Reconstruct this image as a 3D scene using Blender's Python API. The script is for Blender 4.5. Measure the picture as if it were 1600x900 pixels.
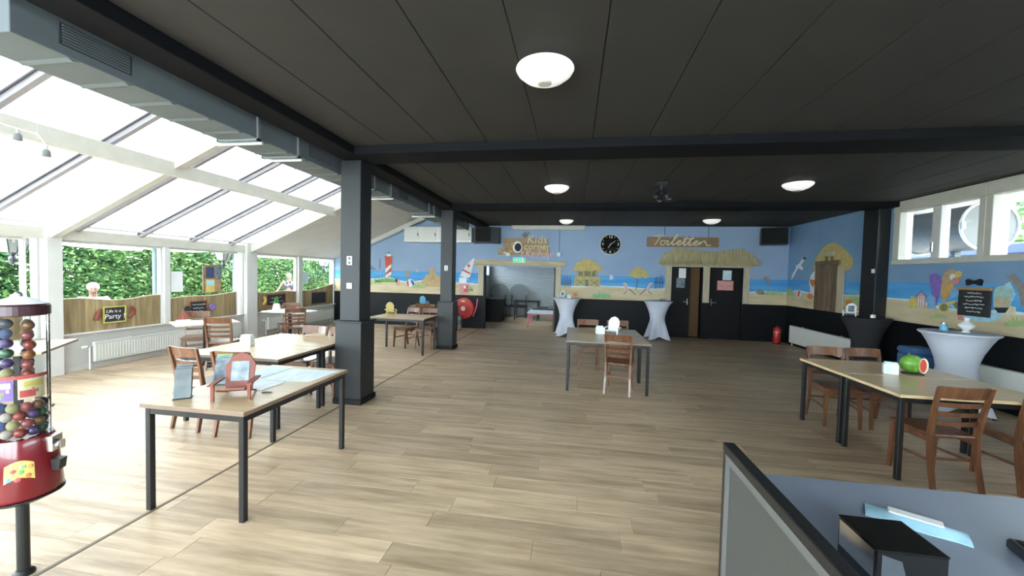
import bpy, bmesh, math, random
from mathutils import Matrix, Vector
random.seed(7)
SC = bpy.context.scene
COL = SC.collection
for o in list(bpy.data.objects):
    bpy.data.objects.remove(o, do_unlink=True)

# ------------------------------------------------------------------ camera
cam_data = bpy.data.cameras.new('camera')
cam_data.sensor_width = 36.0
cam_data.lens = 36.0 * 610.0 / 1600.0
cam_data.clip_start = 0.05
cam_data.clip_end = 200.0
cam = bpy.data.objects.new('camera', cam_data)
COL.objects.link(cam)
_cx = Vector((0.98732439, 0.15696903, 0.02347924))
_cy = -Vector((0.02864788, -0.03074651, -0.99911659))
_cz = -Vector((-0.15610845, 0.9871248, -0.03485361))
cam.matrix_world = Matrix(((_cx.x, _cy.x, _cz.x, 0.0), (_cx.y, _cy.y, _cz.y, 0.0), (_cx.z, _cy.z, _cz.z, 1.76), (0, 0, 0, 1)))
SC.camera = cam

# ------------------------------------------------------------------ sky, exposure
SKY = 3.6
world = bpy.data.worlds.new('overcast_sky')
SC.world = world
world.use_nodes = True
nt = world.node_tree
nt.nodes.clear()
tc = nt.nodes.new('ShaderNodeTexCoord')
sep = nt.nodes.new('ShaderNodeSeparateXYZ')
ramp = nt.nodes.new('ShaderNodeValToRGB')
ramp.color_ramp.elements[0].position = 0.0
ramp.color_ramp.elements[0].color = (0.74, 0.84, 0.92, 1)
ramp.color_ramp.elements[1].position = 0.9
ramp.color_ramp.elements[1].color = (0.92, 0.97, 1.0, 1)
bg = nt.nodes.new('ShaderNodeBackground')
bg.inputs['Strength'].default_value = SKY
wo = nt.nodes.new('ShaderNodeOutputWorld')
nt.links.new(tc.outputs['Generated'], sep.inputs[0])
nt.links.new(sep.outputs['Z'], ramp.inputs[0])
nt.links.new(ramp.outputs[0], bg.inputs['Color'])
nt.links.new(bg.outputs[0], wo.inputs[0])
vs = SC.view_settings
vs.view_transform = 'Standard'
vs.look = 'None'
vs.gamma = 1.0
vs.use_curve_mapping = False
vs.exposure = 2.72

# ------------------------------------------------------------------ materials
MATS = {}
def mat(name, col, rough=0.6, metal=0.0, var=0.0, scale=8.0, stretch=None, bump=0.0, spec=0.5, alpha=None, emit=0.0, space='Object', col2=None, coat=0.0):
    """Principled material with procedural colour variation and fine relief"""
    if name in MATS:
        return MATS[name]
    m = bpy.data.materials.new(name)
    m.use_nodes = True
    t = m.node_tree
    b = t.nodes['Principled BSDF']
    b.inputs['Base Color'].default_value = (*col, 1)
    b.inputs['Roughness'].default_value = rough
    b.inputs['Metallic'].default_value = metal
    b.inputs['Specular IOR Level'].default_value = spec
    b.inputs['Coat Weight'].default_value = coat
    if emit:
        b.inputs['Emission Color'].default_value = (*col, 1)
        b.inputs['Emission Strength'].default_value = emit
    if var > 0 or bump > 0 or col2:
        tcn = t.nodes.new('ShaderNodeTexCoord')
        mp = t.nodes.new('ShaderNodeMapping')
        if stretch:
            mp.inputs['Scale'].default_value = stretch
        n = t.nodes.new('ShaderNodeTexNoise')
        n.inputs['Scale'].default_value = scale
        n.inputs['Detail'].default_value = 4.0
        t.links.new(tcn.outputs[space], mp.inputs[0])
        t.links.new(mp.outputs[0], n.inputs['Vector'])
        if var > 0 or col2:
            r = t.nodes.new('ShaderNodeValToRGB')
            c2 = col2 or tuple(min(1, c * (1 + var)) for c in col)
            c1 = col if col2 else tuple(c * (1 - var) for c in col)
            r.color_ramp.elements[0].position = 0.3
            r.color_ramp.elements[1].position = 0.7
            r.color_ramp.elements[0].color = (*c1, 1)
            r.color_ramp.elements[1].color = (*c2, 1)
            t.links.new(n.outputs['Fac'], r.inputs[0])
            t.links.new(r.outputs[0], b.inputs['Base Color'])
        if bump > 0:
            bp = t.nodes.new('ShaderNodeBump')
            bp.inputs['Strength'].default_value = bump
            bp.inputs['Distance'].default_value = 0.01
            t.links.new(n.outputs['Fac'], bp.inputs['Height'])
            t.links.new(bp.outputs[0], b.inputs['Normal'])
    MATS[name] = m
    return m

def glass_mat(name, tint=(1, 1, 1), gloss=0.07, milky=0.0):
    m = bpy.data.materials.new(name)
    m.use_nodes = True
    t = m.node_tree
    t.nodes.clear()
    out = t.nodes.new('ShaderNodeOutputMaterial')
    tr = t.nodes.new('ShaderNodeBsdfTransparent')
    tr.inputs[0].default_value = (*tint, 1)
    gl = t.nodes.new('ShaderNodeBsdfGlossy')
    gl.inputs['Roughness'].default_value = 0.02
    mx = t.nodes.new('ShaderNodeMixShader')
    lw = t.nodes.new('ShaderNodeLayerWeight')
    lw.inputs['Blend'].default_value = 0.12
    last = tr
    if milky > 0:
        tl = t.nodes.new('ShaderNodeBsdfTranslucent')
        tl.inputs[0].default_value = (0.365, 0.37, 0.375, 1)
        mm = t.nodes.new('ShaderNodeMixShader')
        mm.inputs[0].default_value = milky
        t.links.new(tr.outputs[0], mm.inputs[1])
        t.links.new(tl.outputs[0], mm.inputs[2])
        last = mm
        mx.inputs[0].default_value = 0.03
    else:
        t.links.new(lw.outputs['Fresnel'], mx.inputs[0])
    t.links.new(last.outputs[0], mx.inputs[1])
    t.links.new(gl.outputs[0], mx.inputs[2])
    t.links.new(mx.outputs[0], out.inputs[0])
    MATS[name] = m
    return m

def wood_mat(name, dark, light, axis=0, scale=1.0, rough=0.45, per='object', tone=0.16, coat=0.0, mix=None):
    """plank grain running along one axis, tone changing from piece to piece"""
    m = bpy.data.materials.new(name)
    m.use_nodes = True
    t = m.node_tree
    b = t.nodes['Principled BSDF']
    b.inputs['Roughness'].default_value = rough
    b.inputs['Coat Weight'].default_value = coat
    if per == 'object':
        info = t.nodes.new('ShaderNodeObjectInfo'); rnd = info.outputs['Random']
    else:
        info = t.nodes.new('ShaderNodeNewGeometry'); rnd = info.outputs['Random Per Island']
    geo = t.nodes.new('ShaderNodeNewGeometry')
    mul = t.nodes.new('ShaderNodeMath'); mul.operation = 'MULTIPLY'; mul.inputs[1].default_value = 37.0
    t.links.new(rnd, mul.inputs[0])
    cmb = t.nodes.new('ShaderNodeCombineXYZ')
    for i in range(3):
        t.links.new(mul.outputs[0], cmb.inputs[i])
    add = t.nodes.new('ShaderNodeVectorMath'); add.operation = 'ADD'
    t.links.new(geo.outputs['Position'], add.inputs[0])
    t.links.new(cmb.outputs[0], add.inputs[1])
    mp = t.nodes.new('ShaderNodeMapping')
    s = [9.0 * scale] * 3
    s[axis] = 0.9 * scale
    mp.inputs['Scale'].default_value = s
    t.links.new(add.outputs[0], mp.inputs[0])
    n = t.nodes.new('ShaderNodeTexNoise')
    n.inputs['Scale'].default_value = 1.6
    n.inputs['Detail'].default_value = 6.0
    n.inputs['Roughness'].default_value = 0.62
    t.links.new(mp.outputs[0], n.inputs['Vector'])
    r = t.nodes.new('ShaderNodeValToRGB')
    r.color_ramp.elements[0].position = 0.32
    r.color_ramp.elements[1].position = 0.68
    r.color_ramp.elements[0].color = (*dark, 1)
    r.color_ramp.elements[1].color = (*light, 1)
    t.links.new(n.outputs['Fac'], r.inputs[0])
    mr = t.nodes.new('ShaderNodeMapRange')
    mr.inputs['To Min'].default_value = 1 - tone
    mr.inputs['To Max'].default_value = 1 + tone
    t.links.new(rnd, mr.inputs['Value'])
    vm = t.nodes.new('ShaderNodeVectorMath'); vm.operation = 'SCALE'
    t.links.new(r.outputs[0], vm.inputs[0])
    t.links.new(mr.outputs[0], vm.inputs['Scale'])
    t.links.new(vm.outputs[0], b.inputs['Base Color'])
    bp = t.nodes.new('ShaderNodeBump'); bp.inputs['Strength'].default_value = 0.08; bp.inputs['Distance'].default_value = 0.005
    t.links.new(n.outputs['Fac'], bp.inputs['Height'])
    t.links.new(bp.outputs[0], b.inputs['Normal'])
    MATS[name] = m
    return m

def brick_mat(name, c1, c2, mortar):
    m = bpy.data.materials.new(name)
    m.use_nodes = True
    t = m.node_tree
    b = t.nodes['Principled BSDF']
    b.inputs['Roughness'].default_value = 0.55
    tcn = t.nodes.new('ShaderNodeTexCoord')
    mp = t.nodes.new('ShaderNodeMapping')
    mp.inputs['Rotation'].default_value = (math.pi / 2, 0, 0)
    br = t.nodes.new('ShaderNodeTexBrick')
    br.inputs['Color1'].default_value = (*c1, 1)
    br.inputs['Color2'].default_value = (*c2, 1)
    br.inputs['Mortar'].default_value = (*mortar, 1)
    br.inputs['Scale'].default_value = 1.0
    br.inputs['Brick Width'].default_value = 0.22
    br.inputs['Row Height'].default_value = 0.07
    br.inputs['Mortar Size'].default_value = 0.008
    t.links.new(tcn.outputs['Object'], mp.inputs[0])
    t.links.new(mp.outputs[0], br.inputs['Vector'])
    t.links.new(br.outputs['Color'], b.inputs['Base Color'])
    bp = t.nodes.new('ShaderNodeBump'); bp.inputs['Strength'].default_value = 0.6; bp.inputs['Distance'].default_value = 0.01; bp.invert = True
    t.links.new(br.outputs['Fac'], bp.inputs['Height'])
    t.links.new(bp.outputs[0], b.inputs['Normal'])
    MATS[name] = m
    return m

def M(n):
    return MATS[n]

mat('black_paint', (0.005, 0.005, 0.006), 0.6, spec=0.3, bump=0.1, scale=60)
mat('black_ceiling', (0.026, 0.0235, 0.020), 0.75, var=0.08, scale=3, bump=0.15)
mat('black_beam', (0.004, 0.0045, 0.006), 0.75, spec=0.15, var=0.1, scale=4)
mat('column_paint', (0.010, 0.0115, 0.0135), 0.5, var=0.08, scale=5, bump=0.05)
mat('dado_paint', (0.0035, 0.0045, 0.007), 0.6, spec=0.3, var=0.12, scale=4, bump=0.06)
mat('white_paint', (0.62, 0.615, 0.585), 0.45, var=0.03, scale=6)
mat('cream_paint', (0.56, 0.54, 0.47), 0.5, var=0.05, scale=6)
mat('off_white_wall', (0.50, 0.49, 0.455), 0.7, var=0.04, scale=4)
mat('sloped_ceiling', (0.55, 0.53, 0.49), 0.8, var=0.04, scale=3)
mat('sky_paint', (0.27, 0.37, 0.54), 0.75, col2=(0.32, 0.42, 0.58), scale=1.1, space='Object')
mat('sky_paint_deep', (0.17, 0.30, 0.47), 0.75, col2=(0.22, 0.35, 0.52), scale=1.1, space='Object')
mat('sea_paint', (0.045, 0.27, 0.62), 0.7, col2=(0.13, 0.42, 0.74), scale=1.4, stretch=(0.4, 0.4, 5))
mat('sand_paint', (0.52, 0.41, 0.24), 0.75, col2=(0.66, 0.56, 0.38), scale=2.0, stretch=(0.7, 0.7, 3))
mat('foam_paint', (0.66, 0.74, 0.78), 0.75, var=0.05, scale=6)
mat('radiator_enamel', (0.60, 0.60, 0.56), 0.35, var=0.02)
mat('duct_metal', (0.115, 0.135, 0.145), 0.5, 0.15, var=0.1, scale=2.5, bump=0.05)
mat('duct_flange', (0.17, 0.185, 0.19), 0.5, 0.2, var=0.08)
mat('bar_paint', (0.34, 0.32, 0.34), 0.5, var=0.04)  # glazing bars: shade of their undersides against the sky put into the colour
mat('bar_gasket', (0.05, 0.05, 0.055), 0.6, var=0.1)
mat('radiator_white', (0.86, 0.86, 0.80), 0.35, var=0.02)
mat('lid_maroon', (0.045, 0.012, 0.018), 0.3, var=0.1)
mat('sign_pink', (0.80, 0.52, 0.50), 0.6, var=0.06)
mat('seam_strip', (0.14, 0.105, 0.075), 0.6, var=0.1)
mat('duct_rail', (0.66, 0.67, 0.66), 0.4, 0.3, var=0.06)
mat('grille_metal', (0.045, 0.05, 0.055), 0.5, 0.4, var=0.1)
mat('black_metal', (0.013, 0.013, 0.014), 0.42, 0.2, var=0.1, scale=12)
mat('black_plastic', (0.012, 0.012, 0.013), 0.4, bump=0.1, scale=80)
mat('speaker_cloth', (0.009, 0.009, 0.010), 0.95, bump=0.4, scale=250)
mat('gloss_black', (0.012, 0.012, 0.012), 0.06, coat=0.5, var=0.05)
mat('white_plastic', (0.78, 0.79, 0.79), 0.4, var=0.02)
mat('lamp_dome', (1.0, 0.98, 0.94), 0.35, emit=0.07, var=0.01)
mat('lamp_cap', (0.50, 0.46, 0.42), 0.5, var=0.05)
mat('stretch_white', (0.60, 0.63, 0.72), 0.85, var=0.03, scale=5, bump=0.05)
mat('stretch_black', (0.016, 0.015, 0.018), 0.85, var=0.1, scale=5)
mat('chrome', (0.75, 0.75, 0.76), 0.2, 1.0, var=0.04)
mat('brass', (0.6, 0.4, 0.14), 0.3, 0.9, var=0.05)
mat('fire_red', (0.48, 0.018, 0.016), 0.35, var=0.06)
mat('machine_red', (0.15, 0.006, 0.012), 0.22, coat=0.4, var=0.05)
mat('extinguisher_grey', (0.40, 0.39, 0.36), 0.35, 0.3, var=0.15, scale=20)
mat('grey_panel', (0.062, 0.062, 0.058), 0.55, var=0.03, scale=40)
mat('desk_grey', (0.22, 0.25, 0.32), 0.35, var=0.04, scale=3)
mat('desk_trim', (0.33, 0.34, 0.35), 0.4, 0.3, var=0.04)
mat('paper_white', (0.80, 0.81, 0.82), 0.7, var=0.03)
mat('paper_blue', (0.42, 0.62, 0.72), 0.5, col2=(0.72, 0.82, 0.85), scale=7, stretch=(1, 4, 1))
mat('paper_map', (0.55, 0.70, 0.78), 0.45, col2=(0.84, 0.88, 0.88), scale=5, stretch=(5, 1, 1))
mat('paper_photo', (0.05, 0.075, 0.10), 0.35, col2=(0.26, 0.31, 0.35), scale=14)
mat('paper_green', (0.10, 0.25, 0.05), 0.4, col2=(0.25, 0.42, 0.10), scale=10)
mat('leaflet_dark', (0.022, 0.030, 0.034), 0.35, col2=(0.10, 0.115, 0.12), scale=9)
mat('slate_board', (0.022, 0.024, 0.028), 0.8, var=0.3, scale=14)
mat('chalk', (0.80, 0.80, 0.78), 0.9, var=0.05)
mat('plant_green', (0.05, 0.24, 0.04), 0.6, var=0.3, scale=30)
mat('melon_green', (0.07, 0.24, 0.025), 0.4, col2=(0.22, 0.45, 0.06), scale=9, stretch=(3, 3, 0.6))
mat('melon_red', (0.55, 0.05, 0.03), 0.5, var=0.1)
mat('melon_rind', (0.75, 0.72, 0.5), 0.5, var=0.05)
mat('toy_red', (0.20, 0.045, 0.026), 0.55, var=0.1, scale=14)
mat('toy_yellow', (0.52, 0.42, 0.15), 0.55, var=0.06)
mat('toy_blue', (0.16, 0.47, 0.66), 0.55, var=0.08)
mat('toy_white', (0.80, 0.82, 0.84), 0.5, var=0.03)
mat('pink_paint', (0.72, 0.20, 0.28), 0.5, var=0.08)
mat('pouf_blue', (0.05, 0.13, 0.29), 0.8, var=0.08, scale=20)
mat('skin', (0.13, 0.062, 0.046), 0.6, var=0.05)
mat('hair_white', (0.15, 0.145, 0.14), 0.8, var=0.08, scale=30)
mat('hair_blond', (0.11, 0.075, 0.045), 0.8, var=0.12, scale=30)
mat('shirt_white', (0.19, 0.18, 0.195), 0.8, var=0.04)
mat('shirt_navy', (0.007, 0.012, 0.028), 0.8, var=0.1)
mat('jeans', (0.09, 0.16, 0.22), 0.85, var=0.1, scale=20)
mat('bark', (0.10, 0.075, 0.05), 0.9, var=0.3, scale=10, bump=0.4)
mat('leaf_light', (0.07, 0.125, 0.04), 0.7, spec=0.1, var=0.35, scale=3)
mat('leaf_dark', (0.024, 0.06, 0.022), 0.7, spec=0.1, var=0.35, scale=3)
mat('grass_ground', (0.12, 0.22, 0.05), 0.9, var=0.3, scale=4)
mat('terrace_paving', (0.42, 0.41, 0.39), 0.9, var=0.1, scale=3)
mat('awning_cloth', (0.80, 0.82, 0.82), 0.8, var=0.02)
mat('pipe_plastic', (0.09, 0.135, 0.145), 0.5, var=0.03)
mat('lantern_black', (0.015, 0.017, 0.02), 0.4, var=0.1)
mat('lantern_glass', (0.16, 0.16, 0.16), 0.3, var=0.03)
mat('exit_green', (0.01, 0.32, 0.17), 0.4, emit=0.25, var=0.02)
mat('thatch', (0.36, 0.30, 0.16), 0.9, col2=(0.56, 0.49, 0.29), scale=24, stretch=(1, 1, 0.15))
mat('beam_paint', (0.42, 0.33, 0.18), 0.7, col2=(0.56, 0.48, 0.31), scale=3, stretch=(0.6, 1, 4))
mat('post_paint', (0.44, 0.37, 0.25), 0.7, col2=(0.55, 0.49, 0.36), scale=4, stretch=(4, 1, 0.6))
mat('sign_wood', (0.20, 0.12, 0.06), 0.6, col2=(0.34, 0.22, 0.12), scale=3, stretch=(0.7, 1, 7))
mat('sign_wood_light', (0.33, 0.21, 0.10), 0.6, col2=(0.46, 0.31, 0.16), scale=3, stretch=(0.7, 1, 7))
mat('brown_door', (0.13, 0.06, 0.018), 0.5, var=0.15, scale=4, stretch=(6, 6, 0.6))
mat('red_wood_frame', (0.28, 0.07, 0.035), 0.5, var=0.1)
mat('olive_frame', (0.50, 0.46, 0.10), 0.5, var=0.08)
mat('table_edge', (0.20, 0.13, 0.09), 0.5, var=0.1)
mat('table_edge_light', (0.62, 0.45, 0.25), 0.5, var=0.1)
mat('outdoor_duct', (0.13, 0.13, 0.125), 0.5, 0.3, var=0.08, scale=2)
for nme, c in dict(lightred=(.62, .10, .07), white=(.72, .73, .73), grey=(.25, .24, .26), slate=(.20, .22, .33), green=(.17, .38, .13), palegreen=(.36, .47, .21),
                   mint=(.25, .50, .27), pink=(.62, .33, .30), pink2=(.62, .25, .22), sandbrown=(.45, .32, .17), red=(.60, .06, .05), red2=(.55, .10, .09), blue=(.04, .16, .40),
                   blue2=(.20, .42, .66), cream=(.66, .60, .42), sandcastle=(.52, .38, .19), paleblue=(.36, .60, .74), straw=(.54, .43, .16), straw2=(.46, .39, .20), olive=(.22, .20, .10),
                   darkwood=(.11, .085, .09), navy=(.04, .06, .14), orange=(.62, .20, .05), orange2=(.62, .36, .10), taupe=(.28, .24, .22), dark=(.02, .022, .03), yellow2=(.62, .50, .14),
                   purple=(.22, .14, .46), aqua=(.35, .55, .52), sandpaint=(.50, .42, .28)).items():
    mat('paint_' + nme, c, 0.75, var=0.14, scale=14)
mat('tile_top', (0.50, 0.42, 0.34), 0.35, col2=(0.66, 0.60, 0.52), scale=18)
mat('bead_grey', (0.11, 0.11, 0.105), 0.5, var=0.05)
for nme, c in dict(dark=(.02, .025, .03), purple=(.06, .035, .10), orange=(.26, .10, .035), rose=(.22, .06, .06), green=(.035, .09, .05), brown=(.14, .07, .035), red=(.20, .04, .03)).items():
    mat('caps_' + nme, c, 0.3, var=0.14, scale=20)
glass_mat('window_glass', (0.95, 0.98, 0.97))
glass_mat('roof_sheet', (0.365, 0.37, 0.37), milky=0.9)
glass_mat('clear_plastic', (0.90, 0.91, 0.91))
glass_mat('acrylic', (0.93, 0.95, 0.95))
wood_mat('floor_plank', (0.315, 0.225, 0.138), (0.57, 0.43, 0.29), 0, 1.0, 0.42, 'object', 0.16)
wood_mat('floor_plank_field', (0.315, 0.225, 0.138), (0.57, 0.43, 0.29), 0, 1.0, 0.42, 'island', 0.16)
wood_mat('chair_wood', (0.085, 0.033, 0.016), (0.19, 0.080, 0.038), 2, 1.6, 0.32, 'object', 0.10, 0.2)
wood_mat('table_wood', (0.47, 0.34, 0.19), (0.60, 0.46, 0.28), 0, 1.4, 0.28, 'object', 0.03, 0.1)
wood_mat('board_wood', (0.20, 0.135, 0.065), (0.38, 0.295, 0.155), 2, 1.0, 0.6, 'object', 0.16)
wood_mat('hatch_wood', (0.10, 0.065, 0.04), (0.22, 0.15, 0.09), 2, 1.4, 0.6, 'object', 0.12)
brick_mat('painted_brick', (0.36, 0.38, 0.38), (0.42, 0.44, 0.44), (0.24, 0.25, 0.26))

# ------------------------------------------------------------------ mesh helpers
class MB:
    """collects shapes into one mesh"""
    def __init__(s):
        s.v = []; s.f = []; s.mi = []; s.cur = 0
    def add(s, vs, fs):
        o = len(s.v)
        s.v += [tuple(p) for p in vs]
        s.f += [tuple(i + o for i in f) for f in fs]
        s.mi += [s.cur] * len(fs)
        return s
    def box(s, x0, y0, z0, x1, y1, z1):
        vs = [(x0, y0, z0), (x1, y0, z0), (x1, y1, z0), (x0, y1, z0), (x0, y0, z1), (x1, y0, z1), (x1, y1, z1), (x0, y1, z1)]
        return s.add(vs, [(0, 3, 2, 1), (4, 5, 6, 7), (0, 1, 5, 4), (1, 2, 6, 5), (2, 3, 7, 6), (3, 0, 4, 7)])
    def cbox(s, c, d):
        return s.box(c[0] - d[0] / 2, c[1] - d[1] / 2, c[2] - d[2] / 2, c[0] + d[0] / 2, c[1] + d[1] / 2, c[2] + d[2] / 2)
    def bbox(s, x0, y0, z0, x1, y1, z1, b=0.01):
        """box with chamfered edges"""
        vs = []; idx = {}
        X = (x0, x1); Y = (y0, y1); Z = (z0, z1)
        sg = (1, -1)
        for i in (0, 1):
            for j in (0, 1):
                for k in (0, 1):
                    for a in range(3):
                        p = [X[i], Y[j], Z[k]]
                        o = [sg[i] * b, sg[j] * b, sg[k] * b]
                        for q in range(3):
                            if q != a: p[q] += o[q]
                        idx[(i, j, k, a)] = len(vs); vs.append(tuple(p))
        fs = []
        for a in range(3):
            u, w = [q for q in range(3) if q != a]
            for e in (0, 1):
                c = []
                for (m, n) in ((0, 0), (1, 0), (1, 1), (0, 1)):
                    k = [0, 0, 0]; k[a] = e; k[u] = m; k[w] = n
                    c.append(idx[(*k, a)])
                fs.append(tuple(c))
            for m in (0, 1):
                for n in (0, 1):
                    k0 = [0, 0, 0]; k0[u] = m; k0[w] = n; k0[a] = 0
                    k1 = list(k0); k1[a] = 1
                    fs.append((idx[(*k0, u)], idx[(*k1, u)], idx[(*k1, w)], idx[(*k0, w)]))
        for i in (0, 1):
            for j in (0, 1):
                for k in (0, 1):
                    fs.append((idx[(i, j, k, 0)], idx[(i, j, k, 1)], idx[(i, j, k, 2)]))
        return s.add(vs, fs)
    def cyl(s, p, q, r0, r1=None, n=12, caps=True):
        r1 = r0 if r1 is None else r1
        p = Vector(p); q = Vector(q); d = (q - p).normalized()
        u = d.orthogonal().normalized(); w = d.cross(u)
        vs = []
        for c, r in ((p, r0), (q, r1)):
            for i in range(n):
                a = 2 * math.pi * i / n
                vs.append(c + u * (r * math.cos(a)) + w * (r * math.sin(a)))
        fs = [(i, (i + 1) % n, n + (i + 1) % n, n + i) for i in range(n)]
        if caps:
            fs += [tuple(range(n - 1, -1, -1)), tuple(range(n, 2 * n))]
        return s.add(vs, fs)
    def bar(s, p, q, w, h, up=(0, 0, 1), w1=None, h1=None):
        """rectangular bar from p to q"""
        w1 = w if w1 is None else w1; h1 = h if h1 is None else h1
        p = Vector(p); q = Vector(q); d = (q - p).normalized(); up = Vector(up)
        sd = d.cross(up)
        if sd.length < 1e-4: sd = d.cross(Vector((0, 1, 0)))
        sd.normalize(); uu = sd.cross(d).normalized()
        vs = []
        for c, a, b in ((p, w, h), (q, w1, h1)):
            for (i, j) in ((-1, -1), (1, -1), (1, 1), (-1, 1)):
                vs.append(c + sd * (i * a / 2) + uu * (j * b / 2))
        return s.add(vs, [(0, 3, 2, 1), (4, 5, 6, 7), (0, 1, 5, 4), (1, 2, 6, 5), (2, 3, 7, 6), (3, 0, 4, 7)])
    def tube(s, pts, r, n=8, closed=False, rr=None):
        pts = [Vector(p) for p in pts]
        N = len(pts); rings = []
        pu = None
        for i, p in enumerate(pts):
            if closed: d = pts[(i + 1) % N] - pts[i - 1]
            else: d = pts[min(i + 1, N - 1)] - pts[max(i - 1, 0)]
            if d.length < 1e-9: d = Vector((0, 0, 1))
            d.normalize()
            u = d.orthogonal().normalized() if pu is None else (pu - d * pu.dot(d))
            if u.length < 1e-6: u = d.orthogonal()
            u.normalize(); pu = u; w = d.cross(u)
            ri = rr[i] if rr else r
            rings.append([p + u * (ri * math.cos(2 * math.pi * k / n)) + w * (ri * math.sin(2 * math.pi * k / n)) for k in range(n)])
        vs = [v for g in rings for v in g]; fs = []
        for i in range(N if closed else N - 1):
            a = i * n; b = ((i + 1) % N) * n
            fs += [(a + k, a + (k + 1) % n, b + (k + 1) % n, b + k) for k in range(n)]
        if not closed:
            fs += [tuple(range(n - 1, -1, -1)), tuple(range((N - 1) * n, N * n))]
        return s.add(vs, fs)
    def lathe(s, prof, c=(0, 0, 0), n=24, caps=True, sx=1.0, sy=1.0):
        vs = []; fs = []
        for (r, z) in prof:
            for i in range(n):
                a = 2 * math.pi * i / n
                vs.append((c[0] + sx * r * math.cos(a), c[1] + sy * r * math.sin(a), c[2] + z))
        for j in range(len(prof) - 1):
            for i in range(n):
                a = j * n; b = a + n
                fs.append((a + i, a + (i + 1) % n, b + (i + 1) % n, b + i))
        if caps:
            fs += [tuple(range(n - 1, -1, -1)), tuple(range((len(prof) - 1) * n, len(prof) * n))]
        return s.add(vs, fs)
    def ball(s, c, r, n=10, m=7, sq=(1, 1, 1)):
        prof = []
        vs = [(c[0], c[1], c[2] - r * sq[2])]
        for j in range(1, m):
            t = math.pi * j / m
            for i in range(n):
                a = 2 * math.pi * i / n
                vs.append((c[0] + sq[0] * r * math.sin(t) * math.cos(a), c[1] + sq[1] * r * math.sin(t) * math.sin(a), c[2] - sq[2] * r * math.cos(t)))
        vs.append((c[0], c[1], c[2] + r * sq[2]))
        fs = [(0, 1 + (i + 1) % n, 1 + i) for i in range(n)]
        for j in range(m - 2):
            a = 1 + j * n; b = a + n
            fs += [(a + i, a + (i + 1) % n, b + (i + 1) % n, b + i) for i in range(n)]
        L = len(vs) - 1; a = 1 + (m - 2) * n
        fs += [(a + i, a + (i + 1) % n, L) for i in range(n)]
        return s.add(vs, fs)
    def prism(s, poly, axis, a, b):
        """polygon extruded along an axis between a and b; poly in the two other axes, in order"""
        def P(u, v, w):
            if axis == 0: return (w, u, v)
            if axis == 1: return (u, w, v)
            return (u, v, w)
        n = len(poly)
        vs = [P(u, v, a) for u, v in poly] + [P(u, v, b) for u, v in poly]
        fs = [tuple(range(n)), tuple(range(2 * n - 1, n - 1, -1))] + [(i, n + i, n + (i + 1) % n, (i + 1) % n) for i in range(n)]
        return s.add(vs, fs)
    def build(s, name, m, parent=None, smooth=False, loc=None, rotz=0.0):
        me = bpy.data.meshes.new(name)
        me.from_pydata(s.v, [], s.f)
        ms = m if isinstance(m, (list, tuple)) else [m]
        for k in ms:
            me.materials.append(MATS[k] if isinstance(k, str) else k)
        if len(ms) > 1:
            me.polygons.foreach_set('material_index', s.mi)
        bm = bmesh.new(); bm.from_mesh(me)
        bmesh.ops.recalc_face_normals(bm, faces=bm.faces)
        bm.to_mesh(me); bm.free()
        if smooth:
            me.polygons.foreach_set('use_smooth', [True] * len(me.polygons))
            try: me.set_sharp_from_angle(angle=math.radians(40))
            except Exception: pass
        o = bpy.data.objects.new(name, me)
        COL.objects.link(o)
        if parent: o.parent = parent
        if loc: o.location = loc
        if rotz: o.rotation_euler = (0, 0, rotz)
        return o

def empty(name, loc=(0, 0, 0), rotz=0.0):
    o = bpy.data.objects.new(name, None)
    o.empty_display_size = 0.1
    COL.objects.link(o)
    o.location = loc; o.rotation_euler = (0, 0, rotz)
    return o
def tag(o, label, cat=None, group=None, kind=None):
    o['label'] = label
    if cat: o['category'] = cat
    if group: o['group'] = group
    if kind: o['kind'] = kind
    return o
def thing(name, label, cat, loc=(0, 0, 0), rotz=0.0, group=None):
    return tag(empty(name, loc, rotz), label, cat, group)
def struct(o, label):
    return tag(o, label, kind='structure')
def copy_tree(o, parent=None):
    c = o.copy(); COL.objects.link(c); c.parent = parent
    for ch in list(o.children):
        copy_tree(ch, c)
    return c
def share(name, src, parent, loc, scale=None, rotz=0.0):
    """another object with the mesh of src"""
    o = bpy.data.objects.new(name, src.data)
    COL.objects.link(o)
    o.parent = parent; o.location = loc
    if scale: o.scale = scale
    if rotz: o.rotation_euler = (0, 0, rotz)
    return o
def text_part(name, body, size, m, parent, loc, rot, extrude=0.002, shear=0.0, align='CENTER', sx=1.0):
    cu = bpy.data.curves.new(name, 'FONT')
    cu.body = body; cu.size = size; cu.extrude = extrude; cu.shear = shear
    cu.align_x = align; cu.align_y = 'CENTER'; cu.resolution_u = 2
    tmp = bpy.data.objects.new(name + '_tmp', cu)
    COL.objects.link(tmp)
    bpy.context.view_layer.update()
    me = bpy.data.meshes.new_from_object(tmp.evaluated_get(bpy.context.evaluated_depsgraph_get()))
    bpy.data.objects.remove(tmp, do_unlink=True)
    me.materials.clear(); me.materials.append(MATS[m])
    o = bpy.data.objects.new(name, me)
    COL.objects.link(o)
    o.parent = parent; o.location = loc; o.rotation_euler = rot; o.scale = (sx, 1, 1)
    return o
def scribble(mb, x0, z0, w, h, y, r, seed, axis=1):
    """a wavy chalk line that only looks like handwriting"""
    rd = random.Random(seed); pts = []; n = max(6, int(w / (h * 0.45)))
    for i in range(n):
        u = x0 + w * i / (n - 1); v = z0 + h * (rd.random() - 0.5)
        pts.append((u, y, v) if axis == 1 else (y, u, v))
    mb.tube(pts, r, 4)
PI = math.pi

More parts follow.
